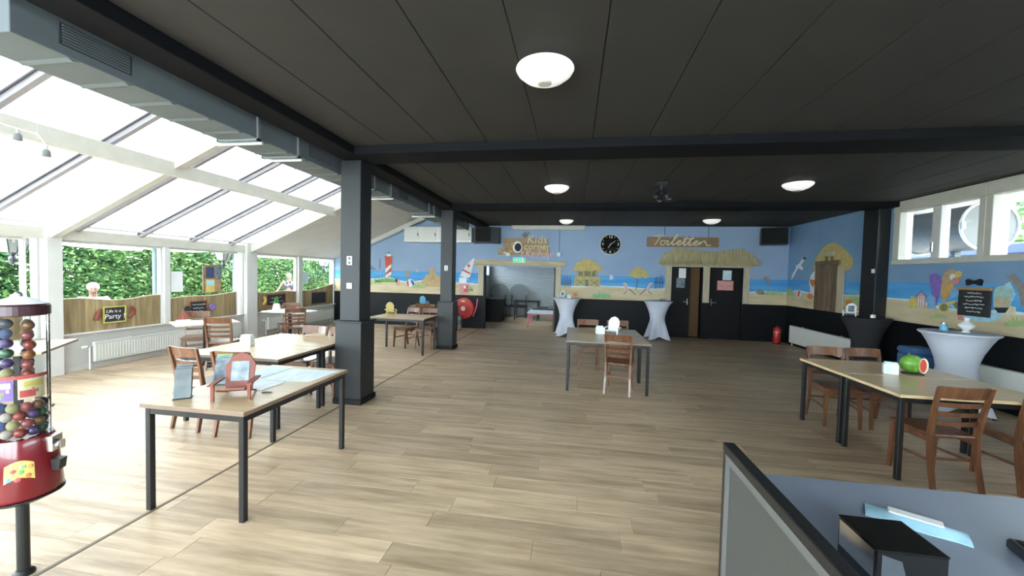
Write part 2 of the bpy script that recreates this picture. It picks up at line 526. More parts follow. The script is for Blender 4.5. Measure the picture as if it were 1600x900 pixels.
# painted mural figures: name, wall (B far wall, R right wall), layer, paint, outline in metres
MURAL=[('painted_lighthouse','B',3,'lightred',[(-6.24,2.272),(-5.971,2.276),(-5.993,1.915),(-5.996,1.617),(-6.211,1.548),(-6.206,1.911)]),('painted_lighthouse_stripe','B',4,'white',[(-6.208,1.847),(-6.005,2.011),(-6.004,1.894),(-6.206,1.708)]),('painted_lighthouse_stripe','B',4,'white',[(-6.207,1.634),(-6.0,1.766),(-5.998,1.66),(-6.124,1.565),(-6.206,1.548)]),('painted_lighthouse_lantern','B',4,'white',[(-6.172,2.263),(-6.02,2.265),(-6.026,2.35),(-6.102,2.412),(-6.166,2.348)]),('painted_lighthouse_roof','B',5,'grey',[(-6.18,2.345),(-6.017,2.348),(-6.102,2.431)]),('painted_mast','B',3,'slate',[(-6.436,2.184),(-6.388,2.185),(-6.383,1.833),(-6.431,1.832)]),('painted_headland','B',3,'slate',[(-6.817,1.984),(-6.678,1.923),(-6.516,1.808),(-6.815,1.802)]),('painted_grass','B',5,'green',[(-6.556,1.39),(-6.596,1.498),(-6.431,1.475),(-6.5,1.565),(-6.384,1.476),(-6.458,1.555),(-6.336,1.478),(-6.363,1.621),(-6.288,1.479),(-6.321,1.59),(-6.24,1.48),(-6.226,1.651),(-6.193,1.481),(-6.184,1.604),(-6.145,1.482),(-6.089,1.654),(-6.097,1.484),(-6.047,1.597),(-6.05,1.485),(-5.952,1.631),(-6.002,1.486),(-5.91,1.568),(-5.955,1.487),(-5.816,1.581),(-5.908,1.489),(-5.774,1.519),(-5.782,1.41)]),('painted_grass','B',5,'palegreen',[(-6.74,1.32),(-6.759,1.398),(-6.662,1.377),(-6.679,1.452),(-6.625,1.378),(-6.654,1.445),(-6.589,1.379),(-6.574,1.492),(-6.552,1.38),(-6.548,1.463),(-6.515,1.381),(-6.468,1.494),(-6.478,1.382),(-6.442,1.451),(-6.442,1.383),(-6.362,1.46),(-6.405,1.384),(-6.337,1.409),(-6.327,1.332)]),('painted_deckchair','B',5,'pink',[(-5.852,1.515),(-5.705,1.497),(-5.725,1.305),(-5.815,1.303)]),('painted_pelican','B',4,'sandbrown',[(-5.452,1.852),(-5.35,1.781),(-5.338,1.696),(-5.426,1.589),(-5.515,1.565),(-5.472,1.693)]),('painted_ball','B',6,'white',[(-5.18,1.405),(-5.193,1.348),(-5.232,1.301),(-5.289,1.274),(-5.352,1.272),(-5.41,1.296),(-5.45,1.341),(-5.465,1.397),(-5.452,1.455),(-5.413,1.501),(-5.356,1.528),(-5.293,1.53),(-5.235,1.506),(-5.195,1.461)]),('painted_ball_panel','B',7,'red',[(-5.446,1.44),(-5.406,1.494),(-5.365,1.277),(-5.431,1.324)]),('painted_ball_panel','B',7,'blue',[(-5.313,1.518),(-5.219,1.467),(-5.177,1.363),(-5.232,1.308),(-5.289,1.402)]),('painted_sail_far','B',4,'cream',[(-5.128,1.775),(-5.101,1.912),(-5.064,1.776)]),('painted_grass','B',6,'palegreen',[(-5.242,1.234),(-5.261,1.32),(-5.159,1.297),(-5.179,1.38),(-5.119,1.299),(-5.149,1.372),(-5.08,1.3),(-5.066,1.424),(-5.04,1.301),(-5.035,1.392),(-5.001,1.302),(-4.953,1.427),(-4.962,1.303),(-4.922,1.378),(-4.922,1.304),(-4.839,1.389),(-4.883,1.305),(-4.809,1.332),(-4.799,1.247)]),('painted_sandcastle','B',5,'sandcastle',[(-4.956,1.432),(-4.826,1.582),(-4.784,1.688),(-4.674,1.701),(-4.677,1.869),(-4.612,1.922),(-4.525,1.913),(-4.48,1.841),(-4.456,1.727),(-4.368,1.677),(-4.258,1.638),(-4.166,1.328),(-4.47,1.288),(-4.866,1.308)]),('painted_sandcastle_shade','B',6,'sandbrown',[(-4.587,1.714),(-4.532,1.715),(-4.507,1.506),(-4.594,1.504)]),('painted_sail','B',5,'white',[(-3.168,2.269),(-3.195,2.074),(-3.307,1.636),(-3.44,1.604),(-3.645,1.669),(-3.521,1.903),(-3.344,2.113)]),('painted_sail_stripe','B',6,'red',[(-3.531,1.893),(-3.291,1.778),(-3.303,1.731),(-3.556,1.845)]),('painted_sail_number','B',6,'red',[(-3.389,2.029),(-3.337,2.076),(-3.317,2.01),(-3.283,1.999),(-3.295,1.97),(-3.329,1.977),(-3.345,1.932),(-3.375,1.943),(-3.363,1.985),(-3.41,2.0)]),('painted_hull','B',5,'paleblue',[(-3.676,1.621),(-3.333,1.572),(-3.375,1.535),(-3.61,1.56)]),('painted_palm','B',5,'green',[(-3.411,1.183),(-3.424,1.272),(-3.362,1.244),(-3.361,1.337),(-3.335,1.245),(-3.348,1.327),(-3.308,1.246),(-3.285,1.373),(-3.282,1.247),(-3.271,1.329),(-3.255,1.248),(-3.208,1.342),(-3.228,1.248),(-3.193,1.278),(-3.177,1.19)]),('painted_bar_roof','B',6,'straw',[(-0.053,1.917),(0.01,2.095),(0.143,2.206),(0.314,2.297),(0.469,2.271),(0.664,2.186),(0.782,2.071),(0.861,1.976),(0.749,1.915),(0.633,1.941),(0.519,1.9),(0.364,1.926),(0.21,1.893),(0.073,1.919)]),('painted_bar_shade','B',4,'olive',[(0.073,1.939),(0.709,1.953),(0.696,1.757),(0.098,1.743)]),('painted_bar_post','B',5,'straw2',[(0.096,1.96),(0.095,1.723),(0.126,1.723),(0.127,1.959)]),('painted_bar_post','B',5,'straw2',[(0.27,1.964),(0.269,1.728),(0.3,1.727),(0.301,1.963)]),('painted_bar_post','B',5,'straw2',[(0.501,1.968),(0.501,1.733),(0.532,1.733),(0.532,1.968)]),('painted_bar_post','B',5,'straw2',[(0.655,1.972),(0.654,1.737),(0.685,1.737),(0.686,1.971)]),('painted_bar_counter','B',5,'straw2',[(0.039,1.761),(0.744,1.748),(0.803,1.711),(0.804,1.662),(0.782,1.446),(-0.011,1.453),(0.012,1.691)]),('painted_bar_brace','B',6,'olive',[(0.055,1.654),(0.293,1.483),(0.306,1.5),(0.067,1.672)]),('painted_bar_brace','B',6,'olive',[(0.288,1.657),(0.06,1.474),(0.074,1.457),(0.301,1.641)]),('painted_bar_brace','B',6,'olive',[(0.482,1.645),(0.737,1.475),(0.748,1.493),(0.494,1.663)]),('painted_bar_brace','B',6,'olive',[(0.732,1.65),(0.487,1.486),(0.499,1.468),(0.744,1.632)]),('painted_bar_panel','B',6,'olive',[(0.333,1.65),(0.44,1.653),(0.445,1.456),(0.339,1.453)]),('painted_fence','B',4,'darkwood',[(-0.364,1.692),(-0.361,1.394),(-0.344,1.394),(-0.346,1.692)]),('painted_fence','B',4,'darkwood',[(-0.312,1.743),(-0.308,1.396),(-0.29,1.396),(-0.294,1.743)]),('painted_fence','B',4,'darkwood',[(-0.261,1.695),(-0.259,1.397),(-0.241,1.397),(-0.244,1.695)]),('painted_fence','B',4,'darkwood',[(-0.214,1.745),(-0.21,1.399),(-0.192,1.399),(-0.196,1.745)]),('painted_fence','B',4,'darkwood',[(-0.163,1.697),(-0.161,1.4),(-0.143,1.4),(-0.146,1.697)]),('painted_fence','B',4,'darkwood',[(-0.116,1.748),(-0.112,1.401),(-0.094,1.402),(-0.098,1.748)]),('painted_fence','B',4,'darkwood',[(-0.375,1.499),(-0.081,1.501),(-0.081,1.517),(-0.375,1.515)]),('painted_fence','B',4,'navy',[(2.391,1.76),(2.395,1.425),(2.414,1.425),(2.409,1.76)]),('painted_fence','B',4,'navy',[(2.435,1.805),(2.441,1.426),(2.459,1.426),(2.453,1.805)]),('painted_fence','B',4,'navy',[(2.5,1.793),(2.505,1.428),(2.523,1.428),(2.518,1.793)]),('painted_fence','B',4,'navy',[(2.544,1.838),(2.551,1.429),(2.569,1.429),(2.562,1.838)]),('painted_fence','B',4,'navy',[(2.599,1.826),(2.605,1.431),(2.624,1.431),(2.617,1.826)]),('painted_fence','B',4,'navy',[(2.368,1.615),(2.661,1.612),(2.661,1.631),(2.368,1.634)]),('painted_grass','B',5,'mint',[(0.6,1.107),(0.574,1.218),(0.684,1.192),(0.647,1.29),(0.72,1.193),(0.677,1.28),(0.757,1.194),(0.75,1.348),(0.793,1.195),(0.78,1.313),(0.829,1.196),(0.853,1.37),(0.865,1.197),(0.884,1.316),(0.901,1.198),(0.957,1.354),(0.937,1.199),(0.988,1.29),(0.973,1.201),(1.062,1.302),(1.009,1.202),(1.093,1.234),(1.097,1.123)]),('painted_float','B',5,'white',[(1.062,1.805),(1.113,1.816),(1.161,1.797),(1.188,1.711),(1.118,1.67),(1.07,1.678)]),('painted_parasol','B',6,'straw',[(1.622,1.808),(1.691,1.955),(1.8,2.053),(1.892,2.074),(2.004,2.038),(2.137,1.926),(2.225,1.775),(2.107,1.733),(2.013,1.779),(1.904,1.728),(1.772,1.764)]),('painted_parasol_pole','B',5,'darkwood',[(1.883,1.768),(1.849,1.391),(1.869,1.389),(1.903,1.765)]),('painted_deckchair','B',6,'white',[(1.451,1.572),(1.535,1.587),(1.684,1.336),(1.61,1.295)]),('painted_deckchair_stripe','B',7,'red2',[(1.464,1.557),(1.607,1.319),(1.623,1.329),(1.48,1.568)]),('painted_deckchair_stripe','B',7,'red2',[(1.502,1.558),(1.644,1.32),(1.66,1.331),(1.518,1.569)]),('painted_deckchair_leg','B',5,'darkwood',[(1.522,1.498),(1.839,1.226),(1.852,1.243),(1.535,1.514)]),('painted_deckchair_leg','B',5,'darkwood',[(1.686,1.402),(1.484,1.251),(1.496,1.235),(1.697,1.387)]),('painted_deckchair','B',6,'white',[(2.333,1.595),(2.249,1.606),(2.12,1.349),(2.195,1.313)]),('painted_deckchair_stripe','B',7,'red2',[(2.305,1.59),(2.18,1.346),(2.197,1.337),(2.321,1.581)]),('painted_deckchair_stripe','B',7,'red2',[(2.268,1.589),(2.144,1.345),(2.16,1.336),(2.284,1.58)]),('painted_deckchair_leg','B',5,'darkwood',[(2.254,1.534),(1.959,1.246),(1.973,1.231),(2.268,1.518)]),('painted_deckchair_leg','B',5,'darkwood',[(2.104,1.398),(2.311,1.261),(2.321,1.277),(2.114,1.415)]),('painted_gull','B',5,'taupe',[(5.334,1.841),(5.417,1.88),(5.504,1.818),(5.553,1.654),(5.504,1.625),(5.441,1.724)]),('painted_gull','B',5,'taupe',[(5.166,1.422),(5.263,1.526),(5.35,1.464),(5.405,1.374),(5.271,1.333)]),('painted_grass','B',5,'palegreen',[(5.322,1.335),(5.291,1.412),(5.412,1.396),(5.36,1.46),(5.447,1.397),(5.391,1.453),(5.483,1.398),(5.46,1.501),(5.518,1.4),(5.491,1.479),(5.553,1.401),(5.56,1.523),(5.588,1.402),(5.592,1.49),(5.623,1.403),(5.661,1.526),(5.658,1.404),(5.693,1.485),(5.693,1.405),(5.762,1.51),(5.728,1.406),(5.794,1.465),(5.763,1.407),(5.864,1.475),(5.798,1.408),(5.896,1.43),(5.892,1.352)]),('painted_grass','R',5,'palegreen',[(12.386,1.328),(12.433,1.456),(12.287,1.427),(12.333,1.54),(12.243,1.429),(12.309,1.529),(12.198,1.431),(12.21,1.608),(12.154,1.433),(12.184,1.567),(12.111,1.435),(12.087,1.632),(12.067,1.437),(12.059,1.571),(12.025,1.438),(11.962,1.615),(11.982,1.44),(11.933,1.542),(11.94,1.442),(11.836,1.556),(11.898,1.444),(11.808,1.48),(11.791,1.358)]),('painted_seagull','R',5,'white',[(11.462,2.386),(11.365,2.34),(11.542,2.185),(11.415,2.08),(11.516,2.056),(11.671,2.111),(11.898,1.85),(11.99,1.804),(11.938,1.947),(11.764,2.121),(11.806,2.175),(11.65,2.222)]),('painted_seagull_tip','R',6,'dark',[(11.456,2.391),(11.345,2.379),(11.381,2.327),(11.463,2.337)]),('painted_buoy','R',5,'white',[(10.964,2.008),(10.861,2.039),(10.835,1.887),(10.831,1.519),(10.924,1.377),(11.13,1.391),(11.071,1.509),(11.146,1.754),(11.077,1.919)]),('painted_buoy_band','R',6,'orange',[(11.123,1.812),(10.84,1.791),(10.873,1.71),(10.971,1.611),(11.087,1.706)]),('painted_buoy_band','R',6,'orange',[(11.188,1.422),(11.039,1.457),(10.925,1.385),(11.026,1.298),(11.195,1.338)]),('painted_float','R',6,'white',[(11.661,1.469),(11.56,1.533),(11.481,1.476),(11.499,1.339),(11.631,1.297),(11.681,1.381)]),('painted_float_band','R',7,'red2',[(11.601,1.513),(11.516,1.499),(11.558,1.335),(11.635,1.349)]),('painted_thatch','R',4,'straw',[(10.996,2.081),(10.982,2.227),(10.85,2.382),(10.663,2.576),(10.452,2.676),(10.243,2.682),(10.013,2.59),(9.77,2.444),(9.596,2.28),(9.568,2.167),(9.659,2.058),(9.799,2.017),(10.016,2.064),(10.289,2.114),(10.674,2.107),(10.898,2.015)]),('painted_reeds','R',4,'palegreen',[(9.718,1.234),(9.763,1.386),(9.639,1.358),(9.701,1.475),(9.609,1.36),(9.68,1.46),(9.58,1.362),(9.62,1.551),(9.55,1.364),(9.597,1.51),(9.521,1.365),(9.538,1.597),(9.492,1.367),(9.514,1.536),(9.463,1.369),(9.455,1.613),(9.434,1.371),(9.431,1.54),(9.405,1.373),(9.372,1.602),(9.377,1.374),(9.348,1.521),(9.349,1.376),(9.289,1.564),(9.321,1.378),(9.265,1.481),(9.293,1.38),(9.205,1.499),(9.265,1.381),(9.182,1.42),(9.179,1.276)]),('painted_crab','R',6,'orange',[(9.726,1.348),(9.626,1.375),(9.525,1.347),(9.496,1.224),(9.589,1.146),(9.713,1.178)]),('painted_beach_hut','R',5,'yellow2',[(8.083,1.463),(8.022,1.548),(7.918,1.485),(7.908,1.338),(8.074,1.325)]),('painted_beach_hut','R',6,'pink',[(7.93,1.552),(7.838,1.629),(7.752,1.561),(7.744,1.352),(7.903,1.35)]),('painted_beach_hut_stripe','R',7,'white',[(7.891,1.543),(7.878,1.352),(7.864,1.353),(7.877,1.544)]),('painted_beach_hut_stripe','R',7,'white',[(7.846,1.545),(7.833,1.356),(7.819,1.357),(7.832,1.546)]),('painted_beach_hut_stripe','R',7,'white',[(7.802,1.547),(7.789,1.359),(7.775,1.36),(7.788,1.548)]),('painted_beach_hut_roof','R',7,'slate',[(7.949,1.546),(7.84,1.646),(7.727,1.557),(7.747,1.541),(7.837,1.613),(7.922,1.536)]),('painted_beach_hut','R',5,'blue2',[(7.719,1.53),(7.651,1.588),(7.564,1.533),(7.551,1.346),(7.707,1.344)]),('painted_parasol_closed','R',4,'purple',[(7.709,1.914),(7.604,1.956),(7.496,1.903),(7.464,1.755),(7.509,1.573),(7.543,1.4),(7.625,1.557),(7.671,1.718)]),('painted_parrot','R',5,'sandbrown',[(7.458,1.491),(7.479,1.649),(7.462,1.892),(7.401,1.986),(7.305,2.016),(7.228,1.974),(7.2,1.872),(7.275,1.729),(7.33,1.582),(7.389,1.475)]),('painted_parrot_wing','R',6,'orange2',[(7.418,1.578),(7.405,1.715),(7.3,1.779),(7.255,1.739),(7.322,1.624),(7.382,1.538)]),('painted_parrot_cap','R',7,'yellow2',[(7.132,1.928),(7.136,1.906),(7.151,1.889),(7.173,1.879),(7.198,1.879),(7.222,1.888),(7.239,1.906),(7.246,1.928),(7.242,1.95),(7.227,1.968),(7.204,1.977),(7.179,1.977),(7.156,1.967),(7.139,1.949)]),('painted_parrot_face','R',7,'white',[(7.227,1.882),(7.231,1.859),(7.244,1.841),(7.265,1.83),(7.288,1.83),(7.311,1.84),(7.327,1.859),(7.334,1.882),(7.33,1.905),(7.316,1.924),(7.295,1.934),(7.272,1.934),(7.25,1.924),(7.234,1.905)]),('painted_parrot_beak','R',8,'pink2',[(7.161,1.827),(7.166,1.803),(7.182,1.784),(7.206,1.772),(7.234,1.772),(7.26,1.782),(7.279,1.801),(7.287,1.826),(7.282,1.85),(7.266,1.87),(7.241,1.881),(7.213,1.881),(7.187,1.87),(7.169,1.851)]),('painted_towel','R',5,'blue2',[(7.295,1.708),(7.14,1.732),(7.121,1.593),(7.263,1.545),(7.326,1.52)]),('painted_snorkel_frame','R',6,'yellow2',[(7.5,1.436),(7.345,1.473),(7.239,1.5),(7.116,1.518),(7.113,1.483),(7.237,1.465),(7.32,1.433),(7.315,1.356),(7.4,1.301),(7.469,1.321)]),('painted_lens','R',7,'olive',[(7.329,1.391),(7.334,1.363),(7.352,1.34),(7.38,1.325),(7.412,1.323),(7.442,1.332),(7.464,1.352),(7.473,1.379),(7.467,1.407),(7.448,1.431),(7.42,1.445),(7.388,1.447),(7.358,1.437),(7.337,1.417)]),('painted_lens','R',7,'olive',[(7.121,1.442),(7.125,1.418),(7.139,1.398),(7.161,1.385),(7.186,1.383),(7.21,1.392),(7.227,1.41),(7.235,1.434),(7.231,1.459),(7.216,1.479),(7.194,1.491),(7.168,1.493),(7.145,1.484),(7.128,1.466)]),('painted_ring','R',5,'paleblue',[(7.321,1.438),(7.187,1.346),(7.057,1.239),(6.843,1.223),(6.646,1.237),(6.531,1.323),(6.427,1.485),(6.365,1.648),(6.447,1.823),(6.51,1.786),(6.451,1.626),(6.507,1.461),(6.603,1.38),(6.758,1.328),(7.023,1.321),(7.203,1.426)]),('painted_ring_patch','R',6,'pink2',[(7.173,1.297),(7.059,1.268),(7.045,1.21),(7.147,1.209)]),('painted_ring_patch','R',6,'cream',[(6.427,1.485),(6.354,1.473),(6.356,1.368),(6.449,1.323),(6.478,1.392)]),('painted_goggles','R',6,'aqua',[(6.655,1.672),(6.608,1.747),(6.509,1.768),(6.426,1.734),(6.402,1.611),(6.426,1.477),(6.502,1.389),(6.586,1.391),(6.643,1.469)]),('painted_goggles_sand','R',7,'sandpaint',[(6.63,1.544),(6.583,1.62),(6.514,1.587),(6.435,1.618),(6.433,1.467),(6.616,1.453)]),('painted_goggles_dark','R',8,'dark',[(6.633,1.447),(6.433,1.463),(6.477,1.383),(6.568,1.374)]),('painted_driftwood','R',5,'taupe',[(6.509,1.894),(6.422,1.929),(6.356,1.876),(6.297,1.79),(6.24,1.723),(6.225,1.484),(6.285,1.479),(6.327,1.668),(6.397,1.788)]),('painted_grass','R',6,'palegreen',[(7.636,1.186),(7.652,1.223),(7.584,1.22),(7.607,1.251),(7.562,1.222),(7.589,1.249),(7.54,1.224),(7.545,1.276),(7.518,1.226),(7.526,1.265),(7.497,1.229),(7.483,1.288),(7.475,1.231),(7.464,1.272),(7.454,1.233),(7.421,1.288),(7.432,1.235),(7.403,1.268),(7.411,1.237),(7.36,1.275),(7.39,1.24),(7.342,1.254),(7.339,1.218)]),('painted_grass','R',6,'palegreen',[(6.474,1.194),(6.489,1.255),(6.426,1.246),(6.451,1.299),(6.405,1.248),(6.43,1.295),(6.384,1.251),(6.393,1.336),(6.364,1.253),(6.371,1.318),(6.344,1.256),(6.335,1.352),(6.323,1.258),(6.313,1.324),(6.303,1.261),(6.276,1.348),(6.283,1.263),(6.255,1.315),(6.263,1.265),(6.218,1.324),(6.244,1.268),(6.197,1.289),(6.195,1.23)])]

# ------------------------------------------------------------------ room shell
XL, XR, YB, YF, ZC = -8.05, 6.0, 12.2, -2.6, 3.29
cminv = cam.matrix_world.inverted()
def to_px(p):
    c = cminv @ Vector(p)
    if c.z > -0.05: return None
    return (800 + 610 * c.x / -c.z, 450 - 610 * c.y / -c.z, -c.z)

# floor: slab with separate planks laid across the room
fl = MB().box(XL - 0.2, YF, -0.2, XR + 0.2, YB + 0.2, -0.012).box(-3.8, YB + 0.2, -0.2, -0.1, 16.8, -0.012).build('floor', 'floor_plank_field')
struct(fl, 'pale oak plank floor running across the whole hall')
PW, PL = 0.19, 1.32
rows = []
rd = random.Random(3)
planks = []
def lay(xa, xb, ya, yb):
    y = ya; r = 0
    while y < yb - 0.01:
        y1 = min(y + PW, yb)
        x = xa - rd.random() * PL
        while x < xb - 0.01:
            a = max(x, xa); b = min(x + PL, xb)
            if b - a > 0.02: planks.append((a, b, y, y1))
            x += PL
        y = y1; r += 1
lay(XL, -2.965, YF, YB); lay(-2.935, XR, YF, YB); lay(-3.6, -0.3, YB, 16.6)
def vis(p):
    q = to_px(((p[0] + p[1]) / 2, (p[2] + p[3]) / 2, 0))
    if q is None or not (-150 < q[0] < 1750 and 300 < q[1] < 1000): return 1e9
    return q[2]
order = sorted(planks, key=vis)
pm = MB().bbox(-0.5, -0.5, -0.012, 0.5, 0.5, 0.0, 0.0012)
first = None
for (a, b, c, d) in order[:300]:
    loc = ((a + b) / 2, (c + d) / 2, 0); sc = (b - a - 0.002, d - c - 0.002, 1)
    if first is None:
        first = pm.build('plank', 'floor_plank', fl); first.location = loc; first.scale = sc
    else:
        share('plank', first, fl, loc, sc)
fm = MB()
for (a, b, c, d) in order[300:]:
    fm.box(a + 0.001, c + 0.001, -0.012, b - 0.001, d - 0.001, 0.0)
tag(fm.build('plank_field', 'floor_plank_field', fl), 'remaining oak planks further off', kind='stuff')
struct(MB().box(-2.960, YF, -0.012, -2.940, YB, 0.002).build('trim_1', 'seam_strip'), 'thin dark floor strip running along the row of columns')

# ceiling with long panels between the beams
ce = MB().box(-3.0, YF, 3.31, XR + 0.2, YB + 0.2, 3.5).build('ceiling', 'black_ceiling')
struct(ce, 'matt black panelled ceiling of the hall')
bays = [(YF, 0.57), (1.03, 4.47), (4.93, 8.37), (8.83, YB)]
seams = [-2.71] + [-2.232 + 0.598 * i for i in range(0, 14)] + [XR]
for (ya, yb) in bays:
    for i in range(len(seams) - 1):
        MB().bbox(seams[i] + 0.003, ya, 3.288, seams[i + 1] - 0.003, yb, 3.31, 0.003).build('ceiling_panel', 'black_ceiling', ce)
for i, y in enumerate((0.57, 4.47, 8.37)):
    o = MB().bbox(-2.71, y, 3.19, XR, y + 0.46, 3.31, 0.006).build('trim_%d' % (2 + i), 'black_beam')
    struct(o, ['black ceiling beam above the camera', 'nearest black cross beam under the ceiling', 'second black cross beam further down the ceiling'][i])
struct(MB().bbox(-3.0, YF, 3.19, -2.711, YB, 3.5, 0.006).build('trim_5', 'black_beam'), 'long black beam carried by the columns beside the metal duct')
struct(MB().box(-3.1, YF, 3.5, -2.95, YB, 4.75).build('wall_upper', 'off_white_wall'), 'white outer wall above the black beam')

# columns
def column(x, y, label, sock):
    t = struct(empty('column', (x, y, 0)), label)
    MB().bbox(-0.14, -0.14, 1.1, 0.14, 0.14, 3.19, 0.006).build('shaft', 'column_paint', t)
    MB().bbox(-0.185, -0.175, 0.0, 0.185, 0.175, 1.08, 0.006).build('cladding', 'column_paint', t)
    MB().bbox(-0.205, -0.195, 1.075, 0.205, 0.195, 1.1, 0.006).build('ledge', 'column_paint', t)
    MB().bbox(-0.205, -0.195, 0.0, 0.205, 0.195, 0.075, 0.008).build('plinth', 'black_paint', t)
    for z, hh in sock:
        s = MB().bbox(-0.04, -0.154, z - hh, 0.035, -0.141, z + hh, 0.004).build('wall_socket', 'white_plastic', t)
        if hh > 0.05:
            MB().cyl((0, -0.1555, z + 0.028), (0, -0.154, z + 0.028), 0.018).cyl((0, -0.1555, z - 0.028), (0, -0.154, z - 0.028), 0.018).build('socket_hole', 'grille_metal', s)
        else:
            MB().box(-0.028, -0.158, z - 0.028, 0.023, -0.154, z + 0.028).build('rocker', 'white_plastic', s)
column(-2.90, 4.86, 'nearer black column with a white socket and a switch', [(1.89, 0.058), (1.56, 0.038)])
column(-2.90, 8.76, 'further black column beside the fire hose reel', [(1.87, 0.058)])
o = MB().bbox(XR - 0.22, 8.6, 0, XR - 0.002, 9.0, 3.285, 0.006).build('trim_6', 'column_paint')
struct(o, 'black pilaster on the right wall beside the high windows')
MB().bbox(5.768, 8.62, 1.95, 5.779, 8.70, 2.03, 0.003).build('light_switch', 'white_plastic', o)

# back wall
wb = MB()
y0, y1 = YB, YB + 0.15
K0, K1, KZ = -2.836, -0.577, 2.0
wb.box(XL - 0.2, y0, 0, K0, y1, 4.75).box(K0, y0, KZ, K1, y1, 4.0).box(K1, y0, 0, 2.86, y1, 4.0)
wb.box(2.86, y0, 2.1, 4.83, y1, 4.0).box(3.74, y0, 0, 3.92, y1, 2.1).box(4.83, y0, 0, XR + 0.2, y1, 4.0)
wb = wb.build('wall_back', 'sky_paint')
struct(wb, 'far wall painted with a beach mural above a black dado')
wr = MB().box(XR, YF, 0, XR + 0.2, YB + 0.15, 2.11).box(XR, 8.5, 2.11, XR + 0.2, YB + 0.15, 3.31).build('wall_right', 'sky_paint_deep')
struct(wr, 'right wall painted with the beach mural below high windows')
struct(MB().box(XL - 0.2, YF - 0.15, 0, XR + 0.2, YF, 0.8).box(XL - 0.2, YF - 0.15, 3.0, XR + 0.2, YF, 4.75).box(XL + 10.0, YF - 0.15, 0.8, XR + 0.2, YF, 3.0).build('wall_front', 'off_white_wall'), 'wall behind the camera with a row of windows')
for i in range(5):  # unseen windows, added to bring more daylight into the hall from behind
    xa = XL + 0.05 + i * 2.0; xb = xa + 1.9
    w = struct(empty('window_%d' % (20 + i), ((xa + xb) / 2, YF - 0.075, 0.8)), 'window of the wall behind the camera, number %d from the conservatory corner' % (i + 1))
    MB().box(-0.95, -0.006, 0, 0.95, 0.006, 2.2).build('pane', 'window_glass', w)
    MB().bbox(0.951, -0.05, 0, 1.049, 0.05, 2.2, 0.004).build('mullion', 'white_paint', w)
# dado
for a, b in ((XL, K0), (K1, 2.86), (3.74, 3.92), (4.83, XR - 0.026)):
    MB().box(a, YB - 0.025, 0, b, YB, 1.06).build('dado_panel', 'dado_paint', wb)
for a, b in ((9.0, YB - 0.026), (YF, 8.6)):
    MB().box(XR - 0.025, a, 0, XR, b, 1.06).build('dado_panel', 'dado_paint', wr)
struct(MB().bbox(XL, YB - 0.045, 0, K0, YB - 0.026, 0.09, 0.004).build('baseboard_back', 'black_paint'), 'black skirting under the far dado')
# mural bands: sea, sand
SANDB = [(-8.05, 1.45), (-7.18, 1.46), (-6.49, 1.5), (-6.15, 1.55), (-5.69, 1.434), (-5.36, 1.42), (-5.02, 1.45), (-4.65, 1.48), (-4.25, 1.45), (-3.78, 1.42), (-3.03, 1.40), (-0.4, 1.43), (0.17, 1.41), (0.84, 1.46), (1.31, 1.44), (1.69, 1.415), (2.15, 1.41), (2.686, 1.42), (5.0, 1.385), (5.42, 1.41), (6.0, 1.405)]
SANDR = [(12.2, 1.40), (11.7, 1.467), (10.85, 1.44), (9.8, 1.458), (9.0, 1.46), (8.5, 1.462), (8.1, 1.45), (7.71, 1.39), (7.36, 1.352), (6.95, 1.348), (6.26, 1.377), (4.0, 1.40), (-2.6, 1.42)]
def band(w, a, b, prof):
    lo, hi = min(a, b), max(a, b)
    pr = sorted(prof)
    def zat(u):
        for (p, q) in zip(pr, pr[1:]):
            if p[0] <= u <= q[0]: return p[1] + (q[1] - p[1]) * (u - p[0]) / (q[0] - p[0])
        return pr[-1][1]
    us = [lo + (hi - lo) * i / 40 for i in range(41)]
    def put(name, m, poly, d0, d1):
        mb = MB()
        if w is wb: mb.prism(poly, 1, YB - d0, YB - d1)
        else: mb.prism(poly, 0, XR - d0, XR - d1)
        mb.build(name, m, w)
    put('painted_sea', 'sea_paint', [(lo, 1.2), (hi, 1.2), (hi, 1.78), (lo, 1.78)], 0.0005, 0.003)
    put('painted_surf', 'foam_paint', [(lo, 1.1), (hi, 1.1)] + [(u, zat(u) + 0.035 + 0.015 * math.sin(u * 5)) for u in reversed(us)], 0.001, 0.006)
    put('painted_sand', 'sand_paint', [(lo, 1.061), (hi, 1.061)] + [(u, zat(u)) for u in reversed(us)], 0.001, 0.009)
band(wb, XL, -3.03, SANDB); band(wb, -0.4, 2.68, SANDB); band(wb, 5.0, XR - 0.01, SANDB)
band(wr, 9.0, YB - 0.01, SANDR); band(wr, YF, 8.6, SANDR)
for (nm, w, l, c, pts) in MURAL:
    mb = MB()
    d0, d1 = 0.009, 0.009 + 0.0018 * (l - 2)
    if w == 'B': mb.prism(pts, 1, YB - d0, YB - d1)
    else: mb.prism(pts, 0, XR - d0, XR - d1)
    mb.build(nm, 'paint_' + c, wb if w == 'B' else wr)

